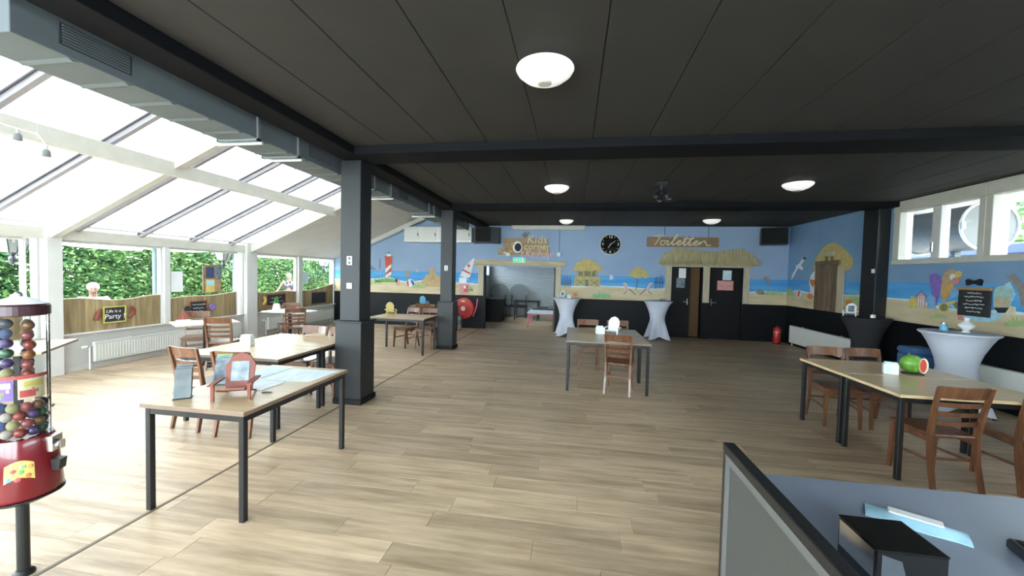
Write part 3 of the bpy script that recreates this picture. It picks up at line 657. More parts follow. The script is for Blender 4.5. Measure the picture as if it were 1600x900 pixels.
# kids corner recess
ak = MB().box(-3.75, YB + 0.15, 0, -3.6, 16.75, 1.7).box(-3.75, YB + 0.15, 1.7, -3.6, 13.4, 2.75).box(-3.75, 16.4, 1.7, -3.6, 16.75, 2.75).box(-3.75, 13.4, 2.6, -3.6, 16.4, 2.75)
ak.box(-3.6, 16.6, 0, -0.3, 16.75, 2.75).box(-0.3, YB + 0.15, 0, -0.15, 16.75, 2.75)
struct(ak.build('wall_recess', 'painted_brick'), 'grey painted brick walls of the kids corner recess')
struct(MB().box(-3.75, YB + 0.15, 2.75, -0.15, 16.75, 2.9).build('ceiling_recess', 'black_ceiling'), 'dark ceiling over the kids corner recess')
struct(MB().box(-3.69, 13.4, 1.7, -3.67, 16.4, 2.6).build('window_recess', 'window_glass'), 'small high window inside the kids corner recess')  # unseen opening, added so that daylight reaches the brick from the left
fr = struct(empty('door_frame', (0, YB, 0)), 'painted timber surround of the kids corner opening')
MB().bbox(-3.157, -0.05, 2.035, -0.255, 0, 2.2, 0.008).build('lintel', 'beam_paint', fr)
MB().bbox(-3.03, -0.03, 1.062, -2.85, 0, 2.034, 0.006).build('jamb', 'post_paint', fr)
MB().bbox(-0.567, -0.03, 1.062, -0.4, 0, 2.034, 0.006).build('jamb', 'post_paint', fr)
MB().box(-2.849, -0.04, 0, -2.80, 0.15, 2.0).build('lining', 'black_paint', fr)
MB().box(-0.61, -0.04, 0, -0.568, 0.15, 2.0).build('lining', 'grey_panel', fr)

# toilets: straw canopy, posts, two doors
tp = struct(empty('toilet_porch', (0, YB, 0)), 'straw canopy and painted posts around the two toilet doors')
for a, b in ((2.678, 2.858), (3.742, 3.918), (4.831, 5.0)):
    MB().bbox(a, -0.03, 1.062, b, 0, 2.16, 0.006).build('post', 'post_paint', tp)
for a in (2.8605, 3.7275, 3.9205, 4.8170):
    MB().box(a, 0.001, 0, a + 0.012, 0.149, 2.098).build('door_lining', 'black_paint', tp)
MB().bbox(2.62, -0.05, 2.10, 5.05, -0.031, 2.2, 0.006).build('fascia', 'post_paint', tp)
th = MB(); rt = random.Random(5)
def top_z(x):
    t = (x - 2.5) / 2.66
    return 2.62 + 0.05 * math.sin(t * 9) - 0.22 * max(0, abs(t - 0.5) * 2 - 0.72) / 0.28
th.box(2.62, -0.06, 2.2, 5.05, 0, 2.52)
for i in range(900):
    x = rt.uniform(2.5, 5.16); zt = top_z(x) * rt.uniform(0.94, 1.0); zt = max(zt, 2.3)
    zl = rt.uniform(2.13, 2.24) if rt.random() < 0.5 else rt.uniform(2.2, zt - 0.1)
    sl = (x - 3.83) * 0.10 + rt.uniform(-0.05, 0.05)
    yy = -0.06 - rt.random() * 0.06
    th.bar((x - sl * 0.6, yy, zt), (x + sl * 0.4, yy - 0.05 * rt.random(), zl), 0.024, 0.008, up=(0, 1, 0), w1=0.012)
o = th.build('straw_thatch', 'thatch', tp); o['kind'] = 'stuff'
def door(name, label, x0, x1, ajar):
    d = struct(empty(name, (x0, YB + 0.08, 0), ajar), label)
    w = x1 - x0
    MB().bbox(0, -0.02, 0.01, w, 0.02, 2.09, 0.004).build('leaf', 'black_paint', d)
    return d, w
d1, w = door('door_1', 'black toilet door standing slightly open', 2.875, 3.40, 0.0)
hd = MB().cyl((w - 0.06, -0.02, 1.07), (w - 0.06, -0.065, 1.07), 0.011).bar((w - 0.05, -0.065, 1.07), (w - 0.19, -0.065, 1.07), 0.018, 0.02).build('handle', 'chrome', d1)
MB().box(w - 0.08, -0.026, 0.98, w - 0.04, -0.02, 1.16).build('handle_plate', 'chrome', d1)
MB().box(0.20, -0.024, 1.77, 0.40, -0.021, 2.06).build('paper_notice', 'paper_white', d1)
MB().box(0.14, -0.024, 1.48, 0.38, -0.021, 1.765).build('paper_notice', 'paper_photo', d1)
di = struct(MB().bbox(3.42, YB + 0.28, 0.01, 3.735, YB + 0.32, 2.09, 0.004).build('door_3', 'brown_door'), 'brown wooden inner door seen through the open toilet doorway')
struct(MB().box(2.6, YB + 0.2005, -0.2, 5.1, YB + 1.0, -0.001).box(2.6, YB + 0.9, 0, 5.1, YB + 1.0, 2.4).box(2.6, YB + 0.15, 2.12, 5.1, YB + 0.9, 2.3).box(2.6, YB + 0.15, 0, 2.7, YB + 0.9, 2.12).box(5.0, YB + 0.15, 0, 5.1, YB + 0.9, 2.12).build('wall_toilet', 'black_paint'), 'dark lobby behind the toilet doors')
d2, w = door('door_2', 'closed black toilet door with a pink notice', 3.935, 4.815, 0.0)
MB().cyl((0.07, -0.02, 1.07), (0.07, -0.065, 1.07), 0.011).bar((0.06, -0.065, 1.07), (0.20, -0.065, 1.07), 0.018, 0.02).build('handle', 'chrome', d2)
MB().box(0.05, -0.026, 0.97, 0.09, -0.02, 1.17).build('handle_plate', 'chrome', d2)
MB().box(0.36, -0.024, 1.74, 0.60, -0.021, 2.02).build('paper_notice', 'paper_blue', d2)
pn = MB().box(0.22, -0.024, 1.44, 0.66, -0.021, 1.72).build('paper_notice', 'paint_pink2', d2)
sc = MB()
for i in range(4): scribble(sc, 0.26, 1.66 - 0.06 * i, 0.36, 0.05, -0.025, 0.004, 40 + i)
sc.build('handwriting', 'chalk', pn)

# conservatory: low wall, posts, windows
wl = MB().box(XL - 0.2, YF, 0, XL, YB, 0.6).build('wall_left', 'off_white_wall')
struct(wl, 'low white wall under the conservatory windows')
MB().bbox(XL - 0.2, YF, 0.6, XL + 0.05, YB, 0.625, 0.006).build('sill', 'white_paint', wl)
MB().bbox(XL - 0.16, YF, 2.14, XL + 0.04, YB, 2.32, 0.006).build('wall_plate', 'cream_paint', wl)
MB().box(XL + 0.0, YF, 0.0, XL + 0.015, YB, 0.09).build('skirting', 'sloped_ceiling', wl)
posts = [(-1.0, 0.95), (0.85, 1.05), (4.78, 4.97), (8.48, 8.80)]
for a, b in ((0.85, 1.05), (4.78, 4.97), (8.48, 8.80)):
    MB().bbox(XL - 0.18, a, 0.0, XL + 0.1, b, 2.36, 0.006).build('post', 'white_paint', wl)
for y in (4.69, 8.40):
    MB().cyl((XL + 0.02, y, 0.626), (XL + 0.02, y, 2.139), 0.05, n=14).build('downpipe', 'white_paint', wl)
openings = [(YF, -0.9), (-0.82, 0.85), (1.05, 2.82), (2.92, 4.62), (4.98, 6.565), (6.68, 8.34), (8.81, 10.39), (10.55, YB)]
for i, (a, b) in enumerate(openings):
    w = struct(empty('window_%d' % (i + 1), (XL - 0.06, (a + b) / 2, 0.625)), ['conservatory window nearest behind the camera', 'conservatory window beside the camera', 'conservatory window left of the frame', 'window behind the gumball machine', 'window with the seated man behind it', 'window with the poster board on it', 'window with the standing woman behind it', 'last conservatory window by the far wall'][i])
    h = (b - a) / 2
    pn = MB().box(-0.006, -h, 0, 0.006, h, 1.515).build('pane', 'window_glass', w)
    for s in (-1, 1):
        MB().bbox(-0.04, s * h - (0.0 if s < 0 else 0.035), 0, 0.04, s * h + (0.035 if s < 0 else 0.0), 1.515, 0.004).build('stile', 'white_paint', w)
    MB().bbox(-0.04, -h + 0.036, 1.48, 0.04, h - 0.036, 1.515, 0.004).build('head_rail', 'white_paint', w)
for a, b in ((-0.9, -0.82), (2.82, 2.92), (6.565, 6.68), (10.39, 10.55)):
    MB().bbox(XL - 0.14, a, 0.626, XL + 0.04, b, 2.139, 0.005).build('mullion', 'white_paint', wl)

# conservatory roof
SL = 0.448
def rz(x, d=0.0): return 2.34 + SL * (x - XL) + d
rf = struct(empty('ceiling_glazed', (0, 0, 0)), 'sloping white glazed conservatory roof')
RX1 = -3.16
nrm = Vector((-SL, 0, 1)).normalized()
def rafter(y, w, h, name, d=0.0, m='cream_paint', x0=XL, x1=RX1):
    MB().bar((x0, y, rz(x0, d - h / 2)), (x1, y, rz(x1, d - h / 2)), w, h, up=(0, 0, 1)).build(name, m, rf)
RY = [0.95, 4.87, 8.64]
for y in RY: rafter(y, 0.10, 0.22, 'rafter')
bars = [-2.5, -1.6, -0.65, 0.2, 1.05, 2.1, 3.1, 4.12, 5.2, 6.15, 7.15, 8.1]
for y in bars:
    if all(abs(y - q) > 0.08 for q in RY): rafter(y, 0.055, 0.07, 'glazing_bar', 0.0, 'bar_paint'); MB().bar((XL, y - 0.045, rz(XL, -0.004)), (RX1, y - 0.045, rz(RX1, -0.004)), 0.014, 0.02).build('gasket', 'bar_gasket', rf)
px = -5.76
MB().bbox(px - 0.06, YF, rz(px) - 0.30, px + 0.06, 8.69, rz(px) - 0.11, 0.005).build('purlin', 'cream_paint', rf)
MB().cyl((XL + 0.17, YF, 2.37), (XL + 0.17, 8.6, 2.37), 0.016, n=8).build('tie_rod', 'white_paint', rf)
edges = sorted(bars + RY) + []
edges = [YF] + edges + [8.69]
edges = sorted(set(edges))
for a, b in zip(edges, edges[1:]):
    if b - a < 0.06: continue
    MB().bar((XL - 0.25, (a + b) / 2, rz(XL - 0.25, 0.02)), (RX1, (a + b) / 2, rz(RX1, 0.02)), b - a - 0.004, 0.016).build('roof_pane', 'roof_sheet', rf)
# solid bay at the far end
def sz(x): return 2.14 + 0.443 * (x - XL)
so = MB().prism([(XL - 0.2, sz(XL - 0.2)), (RX1, sz(RX1)), (RX1, sz(RX1) + 0.12), (XL - 0.2, sz(XL - 0.2) + 0.12)], 1, 8.72, YB)
struct(so.build('ceiling_sloped', 'sloped_ceiling'), 'solid sloping white ceiling bay at the far end of the conservatory')
struct(MB().prism([(-6.9, sz(-6.9) - 0.14), (RX1, sz(RX1) - 0.14), (RX1, sz(RX1)), (-6.9, sz(-6.9))], 1, 11.95, 12.1).build('trim_7', 'off_white_wall'), 'white rafter lining under the sloping ceiling beside the far wall')
struct(MB().prism([(XL, 2.3), (RX1, sz(RX1)), (RX1, rz(RX1) + 0.1), (XL, 2.5)], 1, 8.695, 8.719).build('trim_8', 'cream_paint'), 'cream gable strip between glazed and solid roof bays')

# high windows on the right wall
wy = 8.5; k = 0
per = 1.68
while wy > YF + 0.3:
    k += 1
    a = wy - per
    w = struct(empty('window_%d' % (8 + k), (XR + 0.08, wy, 2.11)), ['high window beside the black pilaster', 'second high window from the pilaster', 'third high window of the right wall', 'fourth high window of the right wall', 'fifth high window of the right wall', 'sixth high window of the right wall', 'seventh high window of the right wall'][k - 1])
    hh = 1.175
    if a < YF: a = YF
    L = wy - a
    MB().bbox(-0.12, -L, 0, 0.12, 0, 0.09, 0.006).build('sill_rail', 'cream_paint', w)
    MB().bbox(-0.12, -L, hh - 0.20, 0.12, 0, hh, 0.006).build('head_rail', 'cream_paint', w)
    MB().bbox(-0.11, -0.14 if k == 1 else -0.10, 0.091, 0.11, 0, hh - 0.201, 0.006).build('jamb', 'cream_paint', w)
    MB().bbox(-0.11, -L, 0.091, 0.11, -L + 0.10, hh - 0.201, 0.006).build('jamb', 'cream_paint', w)
    MB().bbox(-0.07, -L / 2 - 0.08, 0.091, 0.07, -L / 2 + 0.08, hh - 0.201, 0.006).build('mullion', 'white_paint', w)
    MB().box(-0.006, -L + 0.101, 0.091, 0.006, -L / 2 - 0.081, hh - 0.201).build('pane', 'window_glass', w)
    MB().box(-0.006, -L / 2 + 0.081, 0.091, 0.006, -0.142, hh - 0.201).build('pane', 'window_glass', w)
    MB().bbox(-0.13, -L / 2 - 0.02, 0.2, -0.115, -L / 2 + 0.02, 0.36, 0.004).bar((-0.10, -L / 2, 0.3), (-0.14, -L / 2 + 0.08, 0.24), 0.02, 0.02).build('catch', 'chrome', w)
    wy = a

# ------------------------------------------------------------------ air duct and cabinet
du = thing('air_duct', 'long grey sheet metal air duct hung along the black beam', 'duct', (-3.34, 0, 3.04))
DY0, DY1 = 1.74, 11.3
MB().bbox(-0.215, DY0, 0, 0.215, DY1, 0.32, 0.004).build('duct_body', 'duct_metal', du)
for y in (3.46, 4.03, 5.75, 6.3, 8.05, 8.35, 9.6, 10.9):
    MB().box(-0.235, y - 0.018, -0.02, 0.235, y + 0.018, -0.0005).box(0.2155, y - 0.018, -0.02, 0.235, y + 0.018, 0.33).box(-0.235, y - 0.018, -0.02, -0.2155, y + 0.018, 0.33).build('flange', 'duct_flange', du)
for y in (3.46, 4.03, 6.3, 8.35, 10.9):
    MB().cyl((-0.30, y + 0.03, -0.035), (0.24, y + 0.03, -0.035), 0.014, n=8).build('hanger_rail', 'duct_rail', du)
k = 2.0
while k < DY1 - 0.2:
    MB().prism([(k, -0.0005), (k + 0.06, -0.0005), (k + 0.03, -0.012)], 0, -0.2, 0.2).build('stiffening_crease', 'duct_metal', du)
    k += 0.31
def grille(y0, y1):
    g = MB().box(0.2155, y0, 0.055, 0.222, y1, 0.185).build('grille', 'grille_metal', du)
    for i in range(7):
        z = 0.066 + i * 0.0175
        MB().bbox(0.2225, y0 + 0.012, z - 0.004, 0.230, y1 - 0.012, z + 0.005, 0.001).build('louvre', 'duct_metal', g)
grille(1.95, 2.34); grille(4.22, 4.62); grille(6.6, 7.0); grille(9.0, 9.4)
cb = thing('air_cabinet', 'light grey air handling cabinet on the far wall behind the duct', 'cabinet', (-4.2, YB, 2.71))
MB().bbox(-1.12, -0.55, 0, 1.06, -0.001, 0.47, 0.006).build('casing', 'duct_rail', cb)
for a, b in ((-1.1, -0.62), (-0.58, -0.05), (0.0, 0.5), (0.55, 1.03)):
    d = MB().bbox(a, -0.568, 0.05, b, -0.551, 0.44, 0.004).build('door', 'radiator_enamel', cb)
    MB().bbox(b - 0.05, -0.585, 0.18, b - 0.03, -0.569, 0.28, 0.003).build('handle', 'black_plastic', d)

# ------------------------------------------------------------------ lights
def dome(x, y, label, r=0.21):
    t = thing('ceiling_lamp', label, 'lamp', (x, y, 3.287), 0, 'round dome lamps under the black ceiling')
    MB().lathe([(r * 0.5, 0.0), (r * 0.5, -0.03)], n=24).build('base', 'black_paint', t)
    MB().lathe([(r * 0.52, -0.031), (r * 0.98, -0.036), (r, -0.045), (r * 0.93, -0.07), (r * 0.72, -0.105), (r * 0.42, -0.13), (r * 0.24, -0.137)], n=32).build('shade', 'lamp_dome', t, True)
    MB().lathe([(r * 0.24, -0.1375), (r * 0.24, -0.145), (r * 0.19, -0.15)], n=20).build('cap', 'lamp_cap', t)
dome(-0.25, 2.87, 'nearest and largest looking dome lamp on the black ceiling')
dome(-0.33, 6.68, 'dome lamp in the middle bay, on the left of the spotlight cluster')
dome(3.35, 6.65, 'dome lamp in the middle bay, on the right towards the high windows')
dome(-0.25, 10.7, 'far small dome lamp above the screen case', 0.19)
dome(3.40, 10.6, 'far dome lamp in front of the Toiletten sign')
sp = thing('spotlight_cluster', 'black cluster of small spotlights hanging under the ceiling', 'spotlight', (1.33, 6.55, 3.287))
MB().bbox(-0.09, -0.06, -0.06, 0.09, 0.06, 0, 0.01).build('mount', 'black_plastic', sp)
MB().cyl((0, 0, -0.06), (0, 0, -0.2), 0.03).build('stem', 'black_plastic', sp)
for (dx, dy, dz) in ((-0.10, -0.05, -0.22), (0.06, -0.07, -0.21), (0.12, 0.0, -0.25), (-0.02, 0.04, -0.27)):
    h = MB().cyl((dx * 0.3, dy * 0.3, dz + 0.07), (dx, dy - 0.03, dz - 0.03), 0.03, 0.045, 14).build('spot_head', 'black_plastic', sp)
    MB().ball((dx, dy - 0.035, dz - 0.034), 0.028, 10, 6, (1, 1, 0.6)).build('bulb', 'chrome', h)
sl = thing('string_light', 'wire with small frosted lamps hung under the conservatory roof', 'lamp', (-4.68, 2.73, 2.81))
sl.scale = (0.62, 0.62, 0.62)
wire = [(-1.6, -0.9, 0.42), (-1.0, -0.5, 0.36), (-0.55, -0.2, 0.29), (-0.1, -0.03, 0.155), (0.1, 0, 0.11), (0.2, 0.0, 0.0), (0.26, 0, -0.07)]
MB().tube(wire, 0.008, 6).build('wire', 'lamp_cap', sl)
MB().cyl((0.1, 0, 0.11), (0.1, 0, 0.48), 0.004, n=6).build('hanger', 'lamp_cap', sl)
for (x, y, z) in ((-0.16, -0.05, 0.16), (0.25, 0, -0.06), (-0.62, -0.25, 0.30)):
    b = MB().cyl((x, y, z), (x, y, z - 0.05), 0.016, n=10).build('lamp_holder', 'lamp_cap', sl)
    MB().lathe([(0.026, -0.05), (0.042, -0.075), (0.046, -0.145), (0.036, -0.15)], (x, y, z), 14).build('lamp_glass', 'lantern_glass', b, True)

# ------------------------------------------------------------------ loudspeakers, screen, clock, exit sign
s1 = thing('loudspeaker', 'black rounded loudspeaker on the far wall beside the kids corner sign', 'speaker', (-2.66, YB, 2.69))
MB().prism([(-0.37, -0.50), (0.12, -0.52), (0.36, -0.38), (0.36, -0.12), (-0.37, -0.12)], 2, 0.02, 0.5).build('cabinet', 'black_plastic', s1)
MB().prism([(-0.36, -0.502), (0.11, -0.522), (0.12, -0.53), (-0.36, -0.512)], 2, 0.05, 0.47).build('front_cloth', 'speaker_cloth', s1)
MB().tube([(-0.40, -0.2, 0.0), (-0.40, -0.47, 0.0), (-0.40, -0.47, 0.52), (-0.40, -0.2, 0.52)], 0.012, 6).build('bracket', 'duct_metal', s1)
MB().box(-0.2, -0.119, 0.2, -0.05, -0.001, 0.32).build('wall_mount', 'black_metal', s1)
s2 = thing('loudspeaker', 'black box loudspeaker in the far corner over the seagull', 'speaker', (5.53, YB - 0.13, 2.74), -0.35)
MB().bbox(-0.34, -0.42, 0.0, 0.30, -0.06, 0.47, 0.015).build('cabinet', 'black_plastic', s2)
MB().bbox(-0.32, -0.435, 0.02, 0.28, -0.421, 0.45, 0.005).build('front_cloth', 'speaker_cloth', s2)
MB().prism([(-0.15, -0.0585), (0.15, -0.0585), (0.06, 0.10), (-0.1, 0.10)], 2, 0.15, 0.32).build('bracket', 'black_metal', s2)
sr = thing('projection_screen', 'long cream screen case fixed above the kids corner sign', 'screen', (-0.83, YB - 0.12, 3.155))
MB().bbox(-1.1, -0.05, 0.0, 1.1, 0.05, 0.13, 0.012).build('case', 'cream_paint', sr)
for s in (-1, 1): MB().bbox(s * 1.115 - 0.012, -0.055, -0.005, s * 1.115 + 0.012, 0.119, 0.135, 0.003).build('end_bracket', 'lamp_cap', sr)
cord = thing('pull_cord', 'grey pull cord with a white round ball under the screen case', 'cord', (-0.48, YB - 0.06, 2.41))
MB().cyl((0, 0, 0.08), (0, 0, 0.74), 0.006, n=6).build('string', 'grille_metal', cord)
MB().ball((0, 0, 0), 0.075, 14, 10, (1, 0.6, 1)).build('ball', 'white_plastic', cord, True)
ck = thing('wall_clock', 'round black wall clock with pale numerals and pale rim', 'clock', (1.06, YB, 2.735))
def disc(r, y0, y1, n=40):
    return MB().prism([(r * math.cos(2 * PI * i / n), r * math.sin(2 * PI * i / n)) for i in range(n)], 1, y0, y1)
disc(0.318, -0.03, -0.001).build('rim', 'cream_paint', ck)
fc = disc(0.292, -0.034, -0.031).build('dial', 'gloss_black', ck)
for tx, a in (('12', 90), ('3', 0), ('6', -90), ('9', 180)):
    text_part('numeral', tx, 0.12, 'chalk', fc, (0.225 * math.cos(math.radians(a)), -0.036, 0.225 * math.sin(math.radians(a))), (PI / 2, 0, 0))
for i in range(12):
    if i % 3: MB().cbox((0.245 * math.cos(i * PI / 6), -0.036, 0.245 * math.sin(i * PI / 6)), (0.02, 0.003, 0.02)).build('hour_mark', 'chalk', fc)
def hand(a, L, w):
    d = (math.cos(a), math.sin(a))
    MB().bar((-0.03 * d[0], -0.039, -0.03 * d[1]), (L * d[0], -0.039, L * d[1]), w, 0.003, up=(0, 1, 0), w1=w * 0.4).build('hand', 'chalk', ck)
hand(math.radians(38), 0.19, 0.012); hand(math.radians(238), 0.13, 0.016)
ex = thing('exit_sign', 'small green and white emergency exit sign on the painted lintel', 'sign', (-1.71, YB - 0.05, 2.13))
MB().bbox(-0.2, -0.06, 0, 0.2, -0.001, 0.17, 0.006).build('housing', 'white_plastic', ex)
pl = MB().box(-0.175, -0.0625, 0.018, 0.175, -0.0605, 0.152).build('green_panel', 'exit_green', ex)
MB().prism([(-0.13, 0.085), (-0.075, 0.13), (-0.075, 0.105), (-0.03, 0.105), (-0.03, 0.065), (-0.075, 0.065), (-0.075, 0.04)], 1, -0.0645, -0.0626).build('arrow', 'white_plastic', pl)
MB().ball((0.03, -0.0635, 0.13), 0.014, 8, 6, (1, 0.15, 1)).bar((0.03, -0.0635, 0.118), (0.012, -0.0635, 0.075), 0.022, 0.002, up=(0, 1, 0)).bar((0.012, -0.0635, 0.075), (0.04, -0.0635, 0.035), 0.014, 0.002, up=(0, 1, 0)).bar((0.012, -0.0635, 0.075), (-0.015, -0.0635, 0.04), 0.014, 0.002, up=(0, 1, 0)).build('running_figure', 'white_plastic', pl)
MB().box(0.085, -0.0645, 0.03, 0.14, -0.0626, 0.14).build('door_symbol', 'white_plastic', pl)

# ------------------------------------------------------------------ hand made wooden signs
kd = thing('kids_corner_sign', 'plank sign reading Kids corner above the recess opening', 'sign', (-1.63, YB, 2.38))
for (a, b, z0, z1) in ((-0.60, 0.79, 0.36, 0.52), (-0.60, 0.83, 0.19, 0.355), (-0.78, 0.86, 0.0, 0.185)):
    MB().bbox(a, -0.05, z0, b, -0.022, z1, 0.005).build('plank', 'sign_wood_light', kd)
for bx_ in (-0.4, 0.5): MB().box(bx_, -0.0215, 0.03, bx_ + 0.06, -0.001, 0.5).build('batten', 'sign_wood', kd)
text_part('lettering', 'Kids', 0.36, 'paint_cream', kd, (0.46, -0.056, 0.47), (PI / 2, 0, 0), 0.006, 0.1)
text_part('lettering', 'corner', 0.30, 'paint_cream', kd, (0.46, -0.056, 0.26), (PI / 2, 0, 0), 0.006, 0.1)
text_part('lettering', "'t Kauhulje", 0.34, 'sign_pink', kd, (0.44, -0.056, 0.03), (PI / 2, 0, 0), 0.006, 0.15, sx=0.72)
def oval(cx, cz, rx, rz_, y0, y1, n=22):
    return MB().prism([(cx + rx * math.cos(2 * PI * i / n), cz + rz_ * math.sin(2 * PI * i / n)) for i in range(n)], 1, y0, y1)
ov = oval(-0.15, 0.24, 0.15, 0.18, -0.066, -0.051).build('oval_ornament', 'toy_white', kd)
oval(-0.13, 0.23, 0.105, 0.13, -0.070, -0.0665).build('dark_centre', 'slate_board', ov)
for (x, z, s, m) in ((-0.70, 0.12, 0.07, 'paint_palegreen'), (-0.55, 0.05, 0.06, 'paint_cream'), (-0.45, 0.0, 0.08, 'toy_white'), (-0.60, 0.20, 0.05, 'paint_pink'), (-0.36, 0.1, 0.05, 'paint_yellow2'), (-0.30, 0.33, 0.06, 'paint_straw'), (-0.50, 0.17, 0.06, 'paint_taupe')):
    MB().ball((x, -0.06, z), s, 7, 5, (1, 0.3, 0.8)).build('shell', m, kd)
kb = MB()
for dx, dz in ((0, 0), (0.06, 0.05), (0.12, -0.01), (0.16, 0.06), (0.05, -0.05)): kb.ball((0.02 + dx, -0.03, 0.62 + dz), 0.045, 7, 5, (1, 0.4, 1))
tag(kb.build('wall_ornament', 'paint_taupe', None, loc=(-1.63, YB, 2.38)), 'small grey brown shell cluster above the kids corner sign', 'ornament')
ts = thing('toilet_sign', 'brown board with white script reading Toiletten over the straw canopy', 'sign', (3.11, YB - 0.02, 2.68))
MB().bbox(-1.0, -0.045, 0.0, 1.0, -0.021, 0.29, 0.005).build('board', 'sign_wood', ts)
for x in (-0.5, 0.72): MB().cyl((x, -0.01, 0.29), (x, -0.01, 0.60), 0.006, n=6).build('hanging_wire', 'grille_metal', ts)
letters = {
 'T': [[(0, 1.0), (0.35, 1.02), (0.95, 1.05)], [(0.52, 1.02), (0.46, 0.6), (0.38, 0.2), (0.30, 0.0)]],
 'o': [[(0.42, 0.5), (0.22, 0.52), (0.08, 0.3), (0.16, 0.05), (0.36, 0.02), (0.50, 0.25), (0.42, 0.5), (0.62, 0.45)]],
 'i': [[(0.0, 0.42), (0.14, 0.55), (0.08, 0.12), (0.2, 0.0), (0.36, 0.2)], [(0.18, 0.82), (0.2, 0.86)]],
 'l': [[(0.0, 0.2), (0.3, 0.75), (0.42, 1.15), (0.32, 1.25), (0.2, 1.0), (0.12, 0.3), (0.2, 0.0), (0.42, 0.2)]],
 'e': [[(0.0, 0.2), (0.3, 0.3), (0.38, 0.48), (0.24, 0.56), (0.1, 0.34), (0.16, 0.05), (0.36, 0.02), (0.52, 0.22)]],
 't': [[(0.0, 0.2), (0.22, 0.7), (0.3, 1.1), (0.18, 0.4), (0.16, 0.08), (0.3, 0.0), (0.46, 0.2)], [(0.02, 0.72), (0.44, 0.78)]],
 'n': [[(0.0, 0.2), (0.1, 0.5), (0.06, 0.02), (0.2, 0.38), (0.4, 0.54), (0.5, 0.4), (0.62, 0.12), (0.82, -0.02), (1.0, 0.1)]],
}
adv = dict(T=0.62, o=0.58, i=0.36, l=0.42, e=0.5, t=0.44, n=0.9)
xx = -0.88; S = 0.265
for ch in 'Toiletten':
    mb = MB()
    for st in letters[ch]:
        pts = []
        for a, b in zip(st, st[1:]):
            for q in range(3): pts.append((a[0] + (b[0] - a[0]) * q / 3, a[1] + (b[1] - a[1]) * q / 3))
        pts.append(st[-1])
        sm = [pts[0]] + [((pts[i - 1][0] + pts[i][0] + pts[i + 1][0]) / 3, (pts[i - 1][1] + pts[i][1] + pts[i + 1][1]) / 3) for i in range(1, len(pts) - 1)] + [pts[-1]]
        mb.tube([(xx + S * (u + 0.22 * v) * 1.28, -0.062, 0.045 + S * v) for u, v in sm], 0.020, 6)
    mb.build('letter', 'paint_cream', ts)
    xx += S * adv[ch] * 1.28

# ------------------------------------------------------------------ fire hose reel, extinguishers, sign
hr = thing('fire_hose_reel', 'red fire hose reel on the black dado beside the far column', 'hose reel', (-3.45, YB - 0.03, 0.64))
def ring(r, y0, y1, n=32):
    return MB().prism([(r * math.cos(2 * PI * i / n), r * math.sin(2 * PI * i / n)) for i in range(n)], 1, y0, y1)
ring(0.33, -0.17, -0.15).build('front_disc', 'fire_red', hr)
ring(0.33, -0.03, -0.012).build('back_disc', 'fire_red', hr)
hs = MB()
for kx in range(3):
    hs.tube([((0.27) * math.cos(2 * PI * i / 24), -0.06 - 0.035 * kx, 0.27 * math.sin(2 * PI * i / 24)) for i in range(24)], 0.018, 6, True)
hs.build('hose', 'black_plastic', hr)
hub = ring(0.075, -0.2, -0.171).build('hub', 'white_plastic', hr)
MB().box(-0.07, -0.1735, 0.21, 0.05, -0.1705, 0.26).build('label_strip', 'toy_yellow', hr)
for a in (0.2, 1.9, 3.3, 5.4): MB().bar((0.09 * math.cos(a), -0.172, 0.09 * math.sin(a)), (0.28 * math.cos(a), -0.172, 0.28 * math.sin(a)), 0.014, 0.004, up=(0, 1, 0)).build('spoke', 'toy_red', hr)
MB().cyl((0, -0.149, 0), (0, 0.0, 0), 0.05).build('axle', 'black_metal', hr)
MB().tube([(0.30, -0.1, -0.25), (0.38, -0.1, -0.05), (0.42, -0.1, 0.12), (0.44, -0.1, 0.32)], 0.016, 6).build('nozzle_hose', 'pink_paint', hr)
def extinguisher(x, y, label, body, H=0.42, r=0.085):
    e = thing('fire_extinguisher', label, 'extinguisher', (x, y, 0))
    MB().lathe([(r * 0.9, 0.0), (r, 0.02), (r, H), (r * 0.75, H + 0.05), (r * 0.35, H + 0.075)], n=20).build('cylinder', body, e, True)
    MB().lathe([(r * 1.012, H * (0.8 if body == 'fire_red' else 0.45)), (r * 1.012, H * 0.87)], n=20, caps=False).build('label_band', 'paint_pink' if body == 'fire_red' else 'paper_photo', e)
    v = MB().cyl((0, 0, H + 0.076), (0, 0, H + 0.12), 0.02).build('valve', 'black_metal', e)
    MB().bar((0, 0.02, H + 0.125), (0, -0.12, H + 0.15), 0.02, 0.012).build('lever', 'chrome', v)
    MB().tube([(0.02, 0, H + 0.1), (r + 0.03, 0, H + 0.06), (r + 0.035, 0, H - 0.15), (r + 0.02, 0, 0.12)], 0.012, 6).build('hose', 'black_plastic', e)
    MB().lathe([(r * 1.03, 0), (r * 1.03, 0.03)], n=20).build('foot_ring', 'fire_red' if body != 'fire_red' else 'black_plastic', e)
extinguisher(-3.50, 11.66, 'grey labelled fire extinguisher standing under the hose reel', 'extinguisher_grey', 0.38, 0.095)
extinguisher(5.62, 11.85, 'red fire extinguisher standing in the corner by the white radiator', 'fire_red', 0.40, 0.09)
fs = thing('fire_sign', 'red and white fire hose sign above the hose reel', 'sign', (-3.5, YB - 0.012, 1.09))
MB().box(-0.15, -0.006, 0, 0.17, 0, 0.34).build('plate', 'paint_pink', fs)
MB().box(0.0, -0.009, 0.06, 0.15, -0.0065, 0.28).build('red_symbol', 'fire_red', fs)
MB().box(-0.0, -0.012, 0.18, 0.07, -0.0095, 0.27).build('white_symbol', 'paper_white', fs)
wb2 = tag(MB().box(-3.66, YB - 0.016, 1.44, -3.42, YB - 0.011, 1.62).build('wall_note', 'paper_white'), 'small white paper note on the mural by the painted sail', 'paper')

